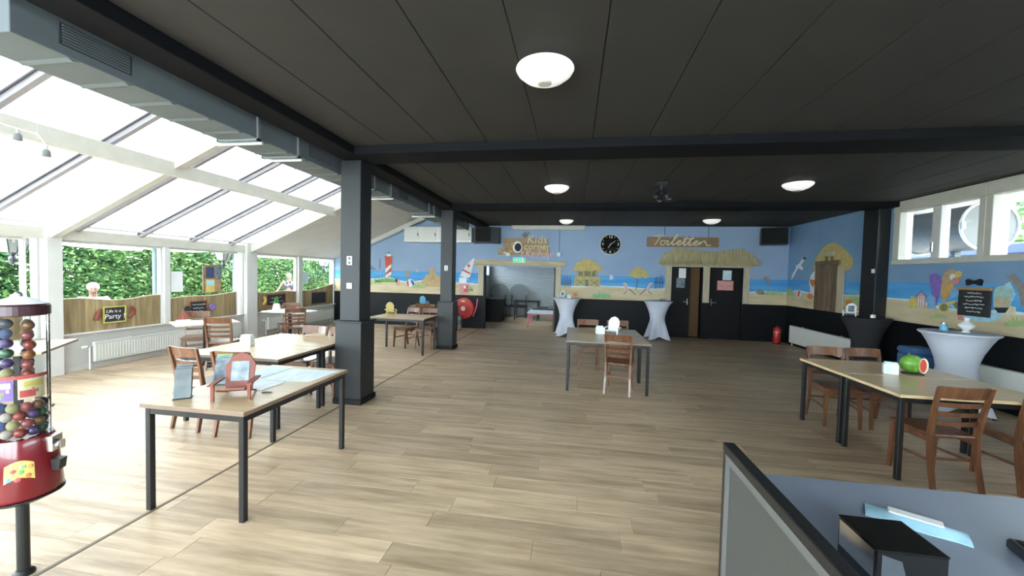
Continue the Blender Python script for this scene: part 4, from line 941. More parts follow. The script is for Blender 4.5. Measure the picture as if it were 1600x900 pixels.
# ------------------------------------------------------------------ radiators
def radiator(x, ya, yb, z0, z1, label, side, ribs=True, flat=False):
    en = 'radiator_enamel' if ribs else 'radiator_white'
    r = thing('radiator', label, 'radiator', (x, (ya + yb) / 2, z0))
    h = (yb - ya) / 2; H = z1 - z0; s = side
    MB().bbox(min(s * 0.03, s * 0.09), -h, 0, max(s * 0.03, s * 0.09), h, H, 0.006).build('panel', en, r)
    if ribs:
        n = int(2 * h / 0.045); rb = MB()
        for i in range(n):
            y = -h + 0.02 + (2 * h - 0.04) * i / (n - 1)
            rb.bbox(min(s * 0.0905, s * 0.097), y - 0.012, 0.03, max(s * 0.0905, s * 0.097), y + 0.012, H - 0.03, 0.003)
        rb.build('ribbing', 'radiator_enamel', r)
    MB().bbox(min(s * 0.03, s * 0.1), -h, H + 0.0005, max(s * 0.03, s * 0.1), h, H + 0.015, 0.003).build('top_grille', 'radiator_enamel', r)
    v = MB().cyl((s * 0.06, -h, H - 0.05), (s * 0.06, -h - 0.09, H - 0.05), 0.014).build('valve', 'chrome', r)
    MB().cyl((s * 0.06, -h - 0.09, H - 0.05), (s * 0.06, -h - 0.15, H - 0.05), 0.022, 0.018).build('thermostat_knob', 'white_plastic', v)
    MB().cyl((s * 0.06, -h - 0.05, H - 0.05), (s * 0.06, -h - 0.05, -z0 + 0.001), 0.011).build('pipe', 'white_plastic', r)
    MB().cyl((s * 0.06, h - 0.1, 0), (s * 0.06, h - 0.1, -z0 + 0.001), 0.011).build('pipe', 'white_plastic', r)
    for yy in (-h * 0.6, h * 0.6): MB().bbox(min(s * 0.001, s * 0.0295), yy - 0.02, 0.02, max(s * 0.001, s * 0.0295), yy + 0.02, H + 0.03, 0.002).build('bracket', 'radiator_enamel', r)
radiator(XL + 0.02, 5.36, 8.3, 0.12, 0.44, 'long white ribbed radiator under the window with the seated man', 1)
radiator(XL + 0.02, 9.15, 12.0, 0.14, 0.46, 'white ribbed radiator under the far conservatory windows', 1)
radiator(XL + 0.02, 1.4, 4.5, 0.12, 0.44, 'white ribbed radiator behind the gumball machine', 1)
radiator(XR - 0.03, 9.25, 11.75, 0.08, 0.53, 'flat white radiator beside the red fire extinguisher', -1, False)
radiator(XR - 0.03, 3.2, 8.1, 0.12, 0.60, 'long flat white radiator behind the white bar table', -1, False)

# ------------------------------------------------------------------ chairs
def arc_slat(mb, w, depth, z0, z1, yb, t, lean, n=8):
    """slat curved in plan, leaning backwards with height"""
    top = []; 
    for i in range(n + 1):
        u = -1 + 2 * i / n
        x = u * w / 2; y = yb - depth * (1 - u * u)
        for (zz, tt) in ((z0, 0), (z1, 0), (z1, t), (z0, t)):
            top.append((x, y - lean * zz + tt, zz))
    fs = []
    for i in range(n):
        a = i * 4; b = a + 4
        for q in range(4): fs.append((a + q, a + (q + 1) % 4, b + (q + 1) % 4, b + q))
    fs += [(0, 3, 2, 1), (n * 4, n * 4 + 1, n * 4 + 2, n * 4 + 3)]
    mb.add(top, fs)
    return mb
def make_chair():
    c = empty('dining_chair')
    SH = 0.47
    seat = MB(); n = 20; vs = []
    pts = [(-0.20, 0.21), (-0.17, 0.225), (0.17, 0.225), (0.20, 0.21), (0.205, 0.18), (0.178, -0.19), (0.15, -0.21), (-0.15, -0.21), (-0.178, -0.19), (-0.205, 0.18)]
    seat.prism([(x * 0.97, y * 0.97) for x, y in pts], 2, SH - 0.028, SH - 0.022)
    seat.prism(pts, 2, SH - 0.0215, SH - 0.006)
    seat.prism([(x * 0.96, y * 0.96) for x, y in pts], 2, SH - 0.0055, SH)
    s = MB()
    rings = [(0.96, SH - 0.028), (1.0, SH - 0.022), (1.0, SH - 0.007), (0.97, SH)]
    k = len(pts)
    for f, z in rings: s.v += [(x * f, y * f, z) for x, y in pts]
    for j in range(3):
        for i in range(k): s.f.append((j * k + i, j * k + (i + 1) % k, (j + 1) * k + (i + 1) % k, (j + 1) * k + i))
    s.f += [tuple(range(k - 1, -1, -1)), tuple(range(3 * k, 4 * k))]; s.mi = [0] * len(s.f)
    s.build('seat', 'chair_wood', c)
    for sx in (-1, 1):
        MB().bar((sx * 0.185, 0.195, 0), (sx * 0.172, 0.175, SH - 0.029), 0.026, 0.03, up=(0, 1, 0), w1=0.04, h1=0.042).build('front_leg', 'chair_wood', c)
        leg = MB(); P = [(0.185, -0.255, 0.0), (0.178, -0.205, 0.25), (0.178, -0.19, 0.46), (0.188, -0.225, 0.68), (0.195, -0.275, 0.90)]
        W = [(0.028, 0.032), (0.03, 0.036), (0.03, 0.042), (0.028, 0.034), (0.026, 0.026)]
        vv = []
        for (x, y, z), (a, b) in zip(P, W):
            for i, j in ((-1, -1), (1, -1), (1, 1), (-1, 1)): vv.append((sx * x + i * a / 2, y + j * b / 2, z))
        ff = []
        for q in range(4):
            for r in range(4): ff.append((q * 4 + r, q * 4 + (r + 1) % 4, q * 4 + 4 + (r + 1) % 4, q * 4 + 4 + r))
        ff += [(0, 3, 2, 1), (16, 17, 18, 19)]
        leg.add(vv, ff).build('rear_leg', 'chair_wood', c)
        MB().bar((sx * 0.180, 0.17, 0.22), (sx * 0.178, -0.19, 0.24), 0.016, 0.022).build('side_stretcher', 'chair_wood', c)
        MB().bar((sx * 0.168, 0.15, SH - 0.055), (sx * 0.17, -0.168, SH - 0.055), 0.02, 0.05).build('seat_rail', 'chair_wood', c)
    MB().bar((-0.15, 0.175, SH - 0.055), (0.15, 0.175, SH - 0.055), 0.02, 0.05).build('seat_rail', 'chair_wood', c)
    MB().bar((-0.16, -0.2, 0.26), (0.16, -0.2, 0.26), 0.016, 0.022).build('rear_stretcher', 'chair_wood', c)
    arc_slat(MB(), 0.372, 0.035, 0.80, 0.905, -0.045, 0.018, 0.25).build('top_rail', 'chair_wood', c)
    for z in (0.575, 0.655, 0.735):
        arc_slat(MB(), 0.350, 0.028, z - 0.02, z + 0.02, -0.05 if z > 0.7 else (-0.06 if z > 0.6 else -0.075), 0.014, 0.23).build('back_slat', 'chair_wood', c)
    return c
CH = make_chair(); CH_used = [False]
def chair(x, y, deg, label, group):
    if CH_used[0]: c = copy_tree(CH)
    else: c = CH; CH_used[0] = True
    c.location = (x, y, 0); c.rotation_euler = (0, 0, math.radians(deg))
    tag(c, label, 'chair', group)
    return c
G1 = 'brown ladder back chairs of the hall'
# deg: 0 faces away from the camera, 180 faces the camera
chair(0.73, 6.17, -13, 'brown ladder-back chair on the near side of the central table', G1)
chair(0.30, 7.55, 181, 'brown chair behind the central table, beside the white cube holder', G1)
chair(0.86, 7.60, 178, 'brown chair behind the central table, hidden by the white miniature chair', G1)
chair(3.25, 4.06, 2, 'dark brown chair nearest the grey desk, on the near side of the right table', G1)
chair(3.95, 4.08, -4, 'brown chair cut by the right edge of the photo', G1)
chair(3.26, 5.42, 176, 'brown chair on the far side of the right table, in front of the white radiator', G1)
chair(3.74, 5.44, 182, 'brown chair across the right table, in front of the black bar table', G1)
chair(-4.06, 3.80, -6, 'brown chair at the long left table behind the leaflet stand', G1)
chair(-3.48, 3.74, 6, 'brown chair at the long left table behind the red miniature chair', G1)
chair(-3.86, 5.11, 180, 'brown chair on the far side of the long left table', G1)
chair(-3.42, 5.12, 176, 'brown chair at the long left table, half hidden by the nearer column', G1)
chair(-6.10, 6.02, 24, 'brown ladder-back chair nearest the camera at the small conservatory table', G1)
chair(-6.98, 6.28, 221, 'brown chair behind the small conservatory table with the red sailboat', G1)
chair(-6.22, 7.92, 44, 'brown chair in front of the white conservatory table with the potted plant', G1)
chair(-6.95, 8.66, 205, 'brown chair behind the white conservatory table with the potted plant', G1)
chair(-3.88, 8.66, 158, 'brown chair at the far left table, turned to the yellow miniature chair', G1)
chair(-3.36, 8.62, 180, 'brown chair at the far left table, partly behind the further column', G1)
chair(-4.10, 10.42, 8, 'brown chair by the dado under the blue miniature chair', G1)
chair(-3.58, 10.62, -4, 'brown chair by the dado next to the hose reel', G1)

# ------------------------------------------------------------------ tables
TH = 0.78
def make_table(L, D, edge):
    t = empty('dining_table')
    MB().bbox(-L / 2 + 0.004, -D / 2 + 0.004, TH - 0.028, L / 2 - 0.004, D / 2 - 0.004, TH, 0.003).build('table_top', 'table_wood', t)
    for s in (-1, 1):
        MB().box(-L / 2, s * D / 2 - (0.0 if s < 0 else 0.0035), TH - 0.027, L / 2, s * D / 2 + (0.0035 if s < 0 else 0.0), TH - 0.001).build('edge_band', edge, t)
        MB().box(s * L / 2 - (0.0 if s < 0 else 0.0035), -D / 2 + 0.0036, TH - 0.027, s * L / 2 + (0.0035 if s < 0 else 0.0), D / 2 - 0.0036, TH - 0.001).build('edge_band', edge, t)
        MB().box(-L / 2 + 0.06, s * (D / 2 - 0.035) - 0.012, TH - 0.075, L / 2 - 0.06, s * (D / 2 - 0.035) + 0.012, TH - 0.0285).build('frame_rail', 'black_metal', t)
        MB().box(s * (L / 2 - 0.035) - 0.012, -D / 2 + 0.06, TH - 0.075, s * (L / 2 - 0.035) + 0.012, D / 2 - 0.06, TH - 0.0285).build('frame_rail', 'black_metal', t)
        for r in (-1, 1):
            MB().bbox(s * (L / 2 - 0.04) - 0.02, r * (D / 2 - 0.04) - 0.02, 0.0, s * (L / 2 - 0.04) + 0.02, r * (D / 2 - 0.04) + 0.02, TH - 0.0285, 0.003).build('leg', 'black_metal', t)
    return t
G2 = 'beech topped tables with black steel legs'
TB = {}
def table(x, y, deg, label, edge='table_edge', L=1.25, D=0.775):
    key = (edge, L, D)
    if key in TB: t = copy_tree(TB[key])
    else: t = TB[key] = make_table(L, D, edge)
    t.location = (x, y, 0); t.rotation_euler = (0, 0, math.radians(deg))
    return tag(t, label, 'table', G2)
table(-2.60, 2.915, 90, 'beech table with the red miniature chair and leaflets, nearest the camera', 'table_edge', 1.24, 0.84)
table(-3.755, 4.13, 0, 'near half of the long beech table left of the nearer column')
table(-3.755, 4.91, 0, 'far half of the long beech table left of the nearer column')
table(0.53, 6.34, 0, 'near half of the central beech table')
table(0.53, 7.12, 0, 'far half of the central beech table with the white miniature chair')
table(3.50, 4.30, 0, 'near half of the right beech table, beside the grey desk', 'table_edge_light')
table(3.50, 5.08, 0, 'far half of the right beech table with the watermelon', 'table_edge_light')
table(-3.70, 8.16, 0, 'far left beech table with the yellow miniature chair')
table(-4.08, 11.15, 0, 'beech table along the black dado with the blue miniature chair')
def make_small(name, x, y, deg, label, top, leg, L=0.45, D=0.33):
    t = thing(name, label, 'table', (x, y, 0), math.radians(deg))
    MB().bbox(-L, -D, 0.752, L, D, 0.78, 0.004).build('table_top', top, t)
    MB().bbox(-0.03, -0.03, 0.035, 0.03, 0.03, 0.751, 0.004).build('column', leg, t)
    for d in (0, PI / 2):
        MB().bar((-0.3 * math.cos(d), -0.3 * math.sin(d), 0.0175), (0.3 * math.cos(d), 0.3 * math.sin(d), 0.0175), 0.06, 0.034 - 0.006 * (d > 0)).build('foot', leg, t)
make_small('bistro_table', -6.53, 6.05, 58, 'small light conservatory table holding a red sailboat', 'tile_top', 'black_metal')
make_small('bistro_table', -6.60, 8.26, 2, 'small white conservatory table holding a potted plant', 'toy_white', 'black_metal', 0.5, 0.3)
wt = thing('side_table', 'table corner showing behind the gumball machine', 'table', (-6.37, 3.56, 0), math.radians(-48.6))
MB().bbox(-0.5, -0.35, 0.752, 0.5, 0.35, 0.78, 0.004).build('table_top', 'table_wood', wt)
MB().bbox(-0.502, -0.352, 0.753, 0.502, -0.3505, 0.779, 0.0005).build('edge_band', 'table_edge', wt)
MB().bbox(-0.502, 0.3505, 0.753, 0.502, 0.352, 0.779, 0.0005).build('edge_band', 'table_edge', wt)
MB().bbox(-0.03, -0.03, 0.02, 0.03, 0.03, 0.751, 0.004).build('column', 'black_metal', wt)
MB().bbox(-0.22, -0.22, 0.0, 0.22, 0.22, 0.0195, 0.004).build('foot', 'black_metal', wt)

# ------------------------------------------------------------------ bar tables under stretch covers
def bar_table(x, y, label, m, R=0.39, rot=0.0):
    t = thing('bar_table', label, 'bar table', (x, y, 0), rot)
    n = 48; mb = MB(); prof = []
    zs = [1.10, 1.085, 1.05, 0.95, 0.82, 0.70, 0.60, 0.50, 0.38, 0.25, 0.12, 0.02]
    for z in zs:
        f = (z / 1.10)
        for i in range(n):
            a = 2 * PI * i / n
            if z > 1.06: r = R
            else:
                w = abs((z - 0.58) / 0.52)
                base = 0.20 + 0.185 * (w ** 1.7 if z > 0.58 else 0)
                star = 0.20 + (0.0 if z > 0.58 else (0.58 - z) / 0.56 * (0.19 * (0.5 + 0.5 * math.cos(4 * a)) ** 2.2 + 0.02))
                r = base if z > 0.58 else star
                if z > 0.58: r *= 1 + 0.02 * math.cos(4 * a) * (1 - f)
            zz = z
            if z < 0.1: zz = z + 0.085 * (0.5 - 0.5 * math.cos(4 * a))
            mb.v.append((r * math.cos(a), r * math.sin(a), zz))
    for j in range(len(zs) - 1):
        for i in range(n): mb.f.append((j * n + i, j * n + (i + 1) % n, (j + 1) * n + (i + 1) % n, (j + 1) * n + i))
    mb.f.append(tuple(range(n))); mb.mi = [0] * len(mb.f)
    mb.build('stretch_cover', m, t, True)
    MB().lathe([(R - 0.01, 1.1005), (R - 0.02, 1.106)], n=36).build('top_cap', m, t)
    for i in range(4):
        a = i * PI / 2
        MB().cyl((0.385 * math.cos(a), 0.385 * math.sin(a), 0.0), (0.385 * math.cos(a), 0.385 * math.sin(a), 0.019), 0.022).build('foot', 'black_plastic', t)
    return t
bar_table(-0.19, 11.52, 'white covered bar table beside the kids corner opening', 'stretch_white', 0.40, 0.9)
bar_table(2.38, 11.62, 'white covered bar table beside the open toilet door', 'stretch_white', 0.40, 0.9)
bar_table(5.46, 8.30, 'black covered bar table in front of the pilaster', 'stretch_black', 0.37, 0.4)
bar_table(5.30, 6.32, 'large looking white covered bar table near the right edge', 'stretch_white', 0.40, 0.5)

# ------------------------------------------------------------------ miniature garden chairs and table dressing
def mini_chair(x, y, z, deg, s, m, label, photo=False):
    t = thing('miniature_chair', label, 'ornament', (x, y, z), math.radians(deg), 'miniature garden chairs on the tables')
    def B(*a): return tuple(v * s for v in a)
    # faces -y
    back = MB()
    prof = [(-0.09, 0.03), (0.09, 0.03), (0.10, 0.22), (0.06, 0.285), (0.0, 0.31), (-0.06, 0.285), (-0.10, 0.22)]
    lean = 0.28
    vs = [(px * s, (0.05 + (pz - 0.03) * lean) * s, pz * s) for px, pz in prof] + [(px * s, (0.066 + (pz - 0.03) * lean) * s, pz * s) for px, pz in prof]
    n = len(prof)
    back.add(vs, [tuple(range(n)), tuple(range(2 * n - 1, n - 1, -1))] + [(i, n + i, n + (i + 1) % n, (i + 1) % n) for i in range(n)])
    b = back.build('back_board', m, t)
    MB().bar(B(0, -0.12, 0.085), B(0, 0.05, 0.03), 0.17 * s, 0.012 * s).build('seat', m, t)
    for q in (-1, 1):
        MB().bbox(*B(q * 0.12 - 0.02, -0.15, 0.118), *B(q * 0.12 + 0.02, 0.09, 0.13), 0.002).build('armrest', m, t)
        MB().box(*B(q * 0.115 - 0.01, -0.13, 0.0), *B(q * 0.115 + 0.01, -0.11, 0.1175)).build('front_leg', m, t)
        MB().bar(B(q * 0.097, -0.105, 0.075), B(q * 0.097, 0.115, 0.006), 0.012 * s, 0.012 * s).build('side_rail', m, t)
    if photo:
        vs = []
        for d in (0.0485, 0.047):
            for px, pz in ((-0.06, 0.10), (0.06, 0.10), (0.06, 0.245), (-0.06, 0.245)):
                vs.append((px * s, (d + (pz - 0.03) * lean) * s - 0.001, pz * s))
        MB().add(vs, [(0, 1, 2, 3), (7, 6, 5, 4), (0, 4, 5, 1), (1, 5, 6, 2), (2, 6, 7, 3), (3, 7, 4, 0)]).build('framed_photo', 'paper_photo', b)
    return t
mini_chair(-2.53, 2.60, TH, 28, 1.0, 'toy_red', 'red miniature garden chair with a framed photo on the nearest table', True)
mini_chair(0.67, 6.80, TH, -20, 0.95, 'toy_white', 'white miniature garden chair on the central table')
mini_chair(-4.12, 8.36, TH, 35, 0.9, 'toy_yellow', 'yellow miniature garden chair on the far left table')
mini_chair(-4.38, 11.0, TH, 40, 0.9, 'toy_blue', 'blue miniature garden chair on the table along the dado')
mini_chair(5.33, 8.52, 1.107, -40, 0.8, 'toy_white', 'white miniature garden chair on the black bar table', True)
mini_chair(-0.34, 11.50, 1.107, -20, 0.7, 'toy_white', 'white miniature garden chair on the bar table by the kids corner', True)
def napkin(x, y, z, deg, label, s=1.0, m='paper_blue'):
    t = thing('napkin_holder', label, 'holder', (x, y, z), math.radians(deg), 'small white and blue table holders')
    MB().bbox(-0.06 * s, -0.04 * s, 0, 0.06 * s, 0.04 * s, 0.105 * s, 0.004).build('holder', 'paper_white', t)
    MB().bbox(-0.053 * s, -0.03 * s, 0.1055 * s, 0.053 * s, 0.03 * s, 0.128 * s, 0.003).build('napkins', m, t)
    MB().box(-0.05 * s, -0.0425 * s, 0.015 * s, 0.05 * s, -0.0405 * s, 0.085 * s).build('printed_card', 'paper_map', t)
napkin(-4.06, 4.33, TH, 10, 'white and blue cube holder on the long left table', 1.1)
napkin(0.46, 6.84, TH, 4, 'white and blue cube holder on the central table', 1.05)
napkin(3.42, 4.80, TH, -25, 'white and blue cube holder beside the watermelon', 1.0)
napkin(-0.13, 11.42, 1.107, 10, 'pale blue cube holder on the bar table by the kids corner', 0.9)
wm = thing('watermelon_ornament', 'green watermelon ornament with a red cut face on a dark stand', 'ornament', (3.66, 4.84, TH), math.radians(-20))
MB().bbox(-0.085, -0.04, 0, 0.085, 0.04, 0.016, 0.003).build('stand', 'black_plastic', wm)
MB().ball((-0.01, 0, 0.112), 0.095, 18, 12, (1.08, 0.85, 1)).build('melon', 'melon_green', wm, True)
ct = oval(0.062, 0.110, 0.036, 0.082, -0.075, -0.058, 20).build('rind', 'melon_rind', wm)
oval(0.055, 0.110, 0.026, 0.070, -0.079, -0.0755, 20).build('red_flesh', 'melon_red', ct)
MB().tube([(-0.04, 0, 0.20), (-0.045, 0, 0.215), (-0.03, 0, 0.228)], 0.006, 6).build('stem', 'plant_green', wm)
# leaflet stands
def leaflet(x, y, deg, label, paper, s=1.0, lean=0.25, mats=None):
    t = thing('leaflet_stand', label, 'leaflet stand', (x, y, TH), math.radians(deg), 'clear leaflet stands on the nearest table')
    MB().bbox(-0.055 * s, -0.045, 0, 0.055 * s, 0.05, 0.006, 0.002).build('base', 'acrylic', t)
    def sheet(z0, z1, y0, th, w, m, name, par):
        vs = []
        for d in (0, th):
            for u, z in ((-w, z0), (w, z0), (w, z1), (-w, z1)): vs.append((u, y0 + d + (z - z0) * lean, z))
        return MB().add(vs, [(0, 1, 2, 3), (7, 6, 5, 4), (0, 4, 5, 1), (1, 5, 6, 2), (2, 6, 7, 3), (3, 7, 4, 0)]).build(name, m, par)
    sheet(0.0065, 0.09, -0.040, 0.003, 0.055 * s, 'acrylic', 'front_pocket', t)
    sheet(0.0065, 0.15, 0.030, 0.003, 0.055 * s, 'acrylic', 'back_plate', t)
    for i, m in enumerate(paper):
        sheet(0.0070, 0.215 + 0.012 * i, -0.032 + 0.017 * i, 0.014, 0.05 * s, m, 'leaflet', t)
leaflet(-2.86, 2.47, 38, 'clear stand with dark grey leaflets, leftmost on the nearest table', ['leaflet_dark', 'leaflet_dark', 'leaflet_dark'])
leaflet(-2.90, 2.84, 30, 'clear stand with photo and green leaflets behind the red miniature chair', ['paper_photo', 'paper_photo', 'paper_green'], 1.1, 0.32)
def sheet_on_table(name, pts, z, th, m, label, cat):
    return tag(MB().prism([(u, v) for u, v in pts], 2, z, z + th).build(name, m), label, cat)
sheet_on_table('area_map', [(-2.72, 3.02), (-2.26, 3.06), (-2.22, 3.46), (-2.70, 3.44)], TH + 0.0005, 0.002, 'paper_map', 'pale blue printed map lying at the far end of the nearest table', 'map')
sheet_on_table('placemat', [(-2.95, 3.08), (-2.74, 3.05), (-2.74, 3.48), (-2.96, 3.46)], TH + 0.0005, 0.002, 'paper_blue', 'blue and white sheet beside the printed map', 'paper')
sheet_on_table('menu_board', [(-2.68, 2.74), (-2.46, 2.76), (-2.44, 3.0), (-2.68, 3.0)], TH + 0.0005, 0.008, 'paper_map', 'stiff white menu card with a dark edge behind the red miniature chair', 'menu')
pen = tag(MB().cyl((-2.40, 2.70, TH + 0.0055), (-2.34, 2.72, TH + 0.0055), 0.005, n=8).cyl((-2.34, 2.72, TH + 0.0055), (-2.325, 2.725, TH + 0.0055), 0.005, 0.001, 8).build('pen', 'black_plastic'), 'small dark pen lying on the nearest table', 'pen')
# sailboat, plant, starfish and small table things
sb = thing('toy_sailboat', 'small red toy sailboat on the light conservatory table', 'ornament', (-6.78, 5.86, TH), 0.9)
MB().prism([(-0.10, 0.04), (-0.08, 0.0), (0.08, 0.0), (0.11, 0.04)], 1, -0.03, 0.03).build('hull', 'toy_white', sb)
MB().cyl((0, 0, 0.04), (0, 0, 0.24), 0.005, n=6).build('mast', 'sign_wood', sb)
MB().prism([(0.008, 0.055), (0.10, 0.055), (0.008, 0.235)], 1, -0.003, 0.003).build('sail', 'toy_red', sb)
MB().prism([(-0.008, 0.055), (-0.085, 0.055), (-0.008, 0.215)], 1, -0.003, 0.003).build('sail', 'toy_red', sb)
tag(MB().tube([(0.07 * math.cos(a), 0, 0.075 + 0.07 * math.sin(a)) for a in [2 * PI * i / 18 for i in range(18)]], 0.005, 6, True).build('glass_ring', 'clear_plastic', None, loc=(-6.72, 6.08, TH)), 'clear round ornament beside the red toy sailboat', 'ornament')
pp = thing('potted_plant', 'green plant in a white pot on the white conservatory table', 'plant', (-6.92, 8.22, TH))
MB().lathe([(0.095, 0.0), (0.075, 0.09), (0.062, 0.16)], n=18).build('pot', 'toy_white', pp, True)
for i in range(14):
    a = i * 2.4; r = 0.03 + 0.045 * ((i * 7) % 5) / 5
    MB().prism([(0, 0), (0.022, 0.05), (0.0, 0.14), (-0.022, 0.05)], 1, -0.001, 0.001).build('leaf', 'plant_green', pp, False, (r * math.cos(a) * 0.5, r * math.sin(a) * 0.5, 0.155 + 0.02 * (i % 3)), a)
sf = []
for i in range(10):
    r = 0.10 if i % 2 == 0 else 0.04; t = -PI / 2 + i * PI / 5 + 0.2; sf.append((r * math.cos(t), r * math.sin(t) + 0.1))
tag(MB().prism(sf, 1, -0.015, 0.015).build('starfish_ornament', 'paint_orange', None, loc=(0.05, 11.46, 1.109)), 'orange starfish ornament standing on the bar table by the kids corner', 'ornament')
tag(MB().lathe([(0.04, 0), (0.042, 0.01), (0.028, 0.03), (0.045, 0.05), (0.08, 0.08), (0.085, 0.105), (0.05, 0.135), (0.025, 0.16), (0.03, 0.2), (0.022, 0.21)], n=14).build('bird_ornament', 'toy_white', None, True, (5.36, 6.28, 1.107)), 'white sculpted ornament on the large white bar table', 'ornament')
MBo = thing('glass_jar', 'small blue jar on the large white bar table', 'jar', (5.24, 6.46, 1.107))
MB().lathe([(0.04, 0), (0.045, 0.02), (0.045, 0.07), (0.03, 0.09)], n=14).build('body', 'toy_blue', MBo, True)
MB().lathe([(0.032, 0.0905), (0.032, 0.11)], n=14).build('lid', 'chrome', MBo)
tag(MB().lathe([(0.06, 0), (0.075, 0.02), (0.07, 0.06), (0.03, 0.075)], n=14).build('shell_bowl', 'lantern_glass', None, True, (2.50, 11.58, 1.107)), 'pale grey bowl on the bar table by the toilet door', 'bowl')
tag(MB().lathe([(0.04, 0), (0.04, 0.05), (0.03, 0.06)], n=12).build('tea_light', 'toy_white', None, True, (5.52, 8.22, 1.107)), 'white tea light on the black bar table', 'candle')
pf = thing('pouf', 'blue padded cube stool behind the watermelon', 'stool', (5.40, 7.06, 0))
MB().bbox(-0.18, -0.18, 0.03, 0.18, 0.18, 0.66, 0.03).build('body', 'pouf_blue', pf)
MB().bbox(-0.185, -0.185, 0.6605, 0.185, 0.185, 0.76, 0.03).build('cushion', 'pouf_blue', pf)
for a in (-1, 1):
    for b in (-1, 1): MB().cyl((a * 0.15, b * 0.15, 0), (a * 0.15, b * 0.15, 0.0295), 0.02).build('foot', 'black_plastic', pf)

# ------------------------------------------------------------------ kids corner furniture
pk = thing('kids_table', 'low pink legged childrens table in the recess opening', 'table', (-1.05, 13.55, 0))
MB().bbox(-0.48, -0.62, 0.475, 0.48, 0.62, 0.50, 0.006).build('table_top', 'paper_map', pk)
for a in (-1, 1):
    for b in (-1, 1): MB().bar((a * 0.45, b * 0.60, 0), (a * 0.38, b * 0.50, 0.474), 0.035, 0.035, w1=0.05, h1=0.05).build('leg', 'pink_paint', pk)
    MB().bar((-0.40, a * 0.53, 0.455), (0.40, a * 0.53, 0.455), 0.02, 0.038).build('apron', 'pink_paint', pk)
for i, (x, y) in enumerate(((-3.15, 15.9), (-2.28, 15.95))):
    t = thing('round_backed_bench', ['grey seat with a round back in the dark left of the recess', 'grey seat with a round back against the brick in the recess'][i], 'seat', (x, y, 0))
    n = 18
    MB().prism([(-0.4, 0.62), (0.4, 0.62)] + [(0.4 * math.cos(PI * q / n), 1.0 + 0.36 * math.sin(PI * q / n)) for q in range(n + 1)], 1, 0.42, 0.46).build('round_back', 'duct_flange', t)
    MB().bbox(-0.38, -0.2, 0.42, 0.38, 0.42, 0.48, 0.01).build('seat', 'black_paint', t)
    for a in (-1, 1):
        for b in (-0.17, 0.38): MB().bbox(a * 0.35 - 0.02, b - 0.02, 0, a * 0.35 + 0.02, b + 0.02, 0.419, 0.003).build('leg', 'black_metal', t)
    for a in (-0.3, 0.3): MB().box(a - 0.02, 0.395, 0.4805, a + 0.02, 0.419, 0.9).build('back_post', 'black_metal', t)
dk = thing('play_table', 'dark table with square legs against the brick in the recess', 'table', (-1.75, 15.3, 0))
MB().bbox(-0.55, -0.35, 0.70, 0.45, 0.35, 0.73, 0.004).build('table_top', 'black_paint', dk)
for a in (-0.5, 0.4):
    for b in (-0.3, 0.3): MB().bbox(a - 0.025, b - 0.025, 0, a + 0.025, b + 0.025, 0.699, 0.003).build('leg', 'black_metal', dk)
bk = thing('storage_box', 'black storage box in the dark left of the recess', 'box', (-2.95, 14.4, 0))
MB().bbox(-0.35, -0.4, 0, 0.35, 0.4, 0.82, 0.01).build('box', 'black_paint', bk)
MB().bbox(-0.36, -0.41, 0.8205, 0.36, 0.41, 0.86, 0.008).build('lid', 'black_plastic', bk)
tag(MB().bbox(-0.45, -0.1, 0, 0.5, 0.1, 0.05, 0.004).bbox(-0.3, -0.08, 0.05, 0.1, 0.08, 0.10, 0.004).build('toy_box', 'grille_metal', None, loc=(-1.0, 14.1, 0.501)), 'dark flat toy on the pink legged table', 'toy')

# ------------------------------------------------------------------ desk with screen panel
sp_ = thing('desk_screen', 'grey desk screen panel with a black top rail, nearest object lower right', 'partition', (0.685, 1.2, 0))
MB().box(-0.008, -1.55, 0.10, 0.012, 0.57, 1.015).build('panel', 'grey_panel', sp_)
MB().bbox(-0.022, -1.59, 1.0155, 0.026, 0.61, 1.05, 0.003).build('top_rail', 'black_plastic', sp_)
MB().bbox(-0.020, 0.571, 0.0, 0.022, 0.605, 1.015, 0.003).build('end_post', 'black_plastic', sp_)
MB().bbox(-0.020, -1.585, 0.0, 0.022, -1.551, 1.015, 0.003).build('end_post', 'black_plastic', sp_)
MB().box(-0.023, 0.555, 0.10, -0.009, 0.5705, 1.015).build('bead', 'bead_grey', sp_)
MB().box(-0.023, -1.55, 0.985, -0.009, 0.554, 1.015).build('bead', 'bead_grey', sp_)
ds = thing('office_desk', 'blue grey desk top in the lower right corner', 'desk', (1.86, 1.1, 0))
MB().bbox(-1.02, -0.9, 0.752, 1.35, 1.03, 0.78, 0.004).build('desk_top', 'desk_grey', ds)
for a in (-0.9, 1.28):
    for b in (-0.82, 0.9): MB().bbox(a - 0.025, b - 0.025, 0, a + 0.025, b + 0.025, 0.751, 0.003).build('leg', 'desk_trim', ds)
MB().box(-0.86, 0.88, 0.35, 1.2, 0.895, 0.75).build('modesty_panel', 'grey_panel', ds)
bx = thing('mirror_box', 'glossy black mirrored box on the blue grey desk', 'box', (1.057, 1.447, TH))
MB().bbox(-0.097, -0.09, 0, 0.097, 0.09, 0.143, 0.002).build('body', 'gloss_black', bx)
MB().bbox(-0.099, -0.092, 0.1435, 0.099, 0.092, 0.15, 0.002).build('lid', 'gloss_black', bx)
MB().prism([(-0.085, 0.01), (0.0, 0.01), (-0.03, 0.12), (-0.085, 0.135)], 1, -0.0925, -0.0905).build('mirror_face', 'chrome', bx)
MB().box(-0.0995, -0.08, 0.05, -0.0975, 0.08, 0.14).build('mirror_face', 'chrome', bx)
bg_ = MB(); rb = random.Random(9); N = 9
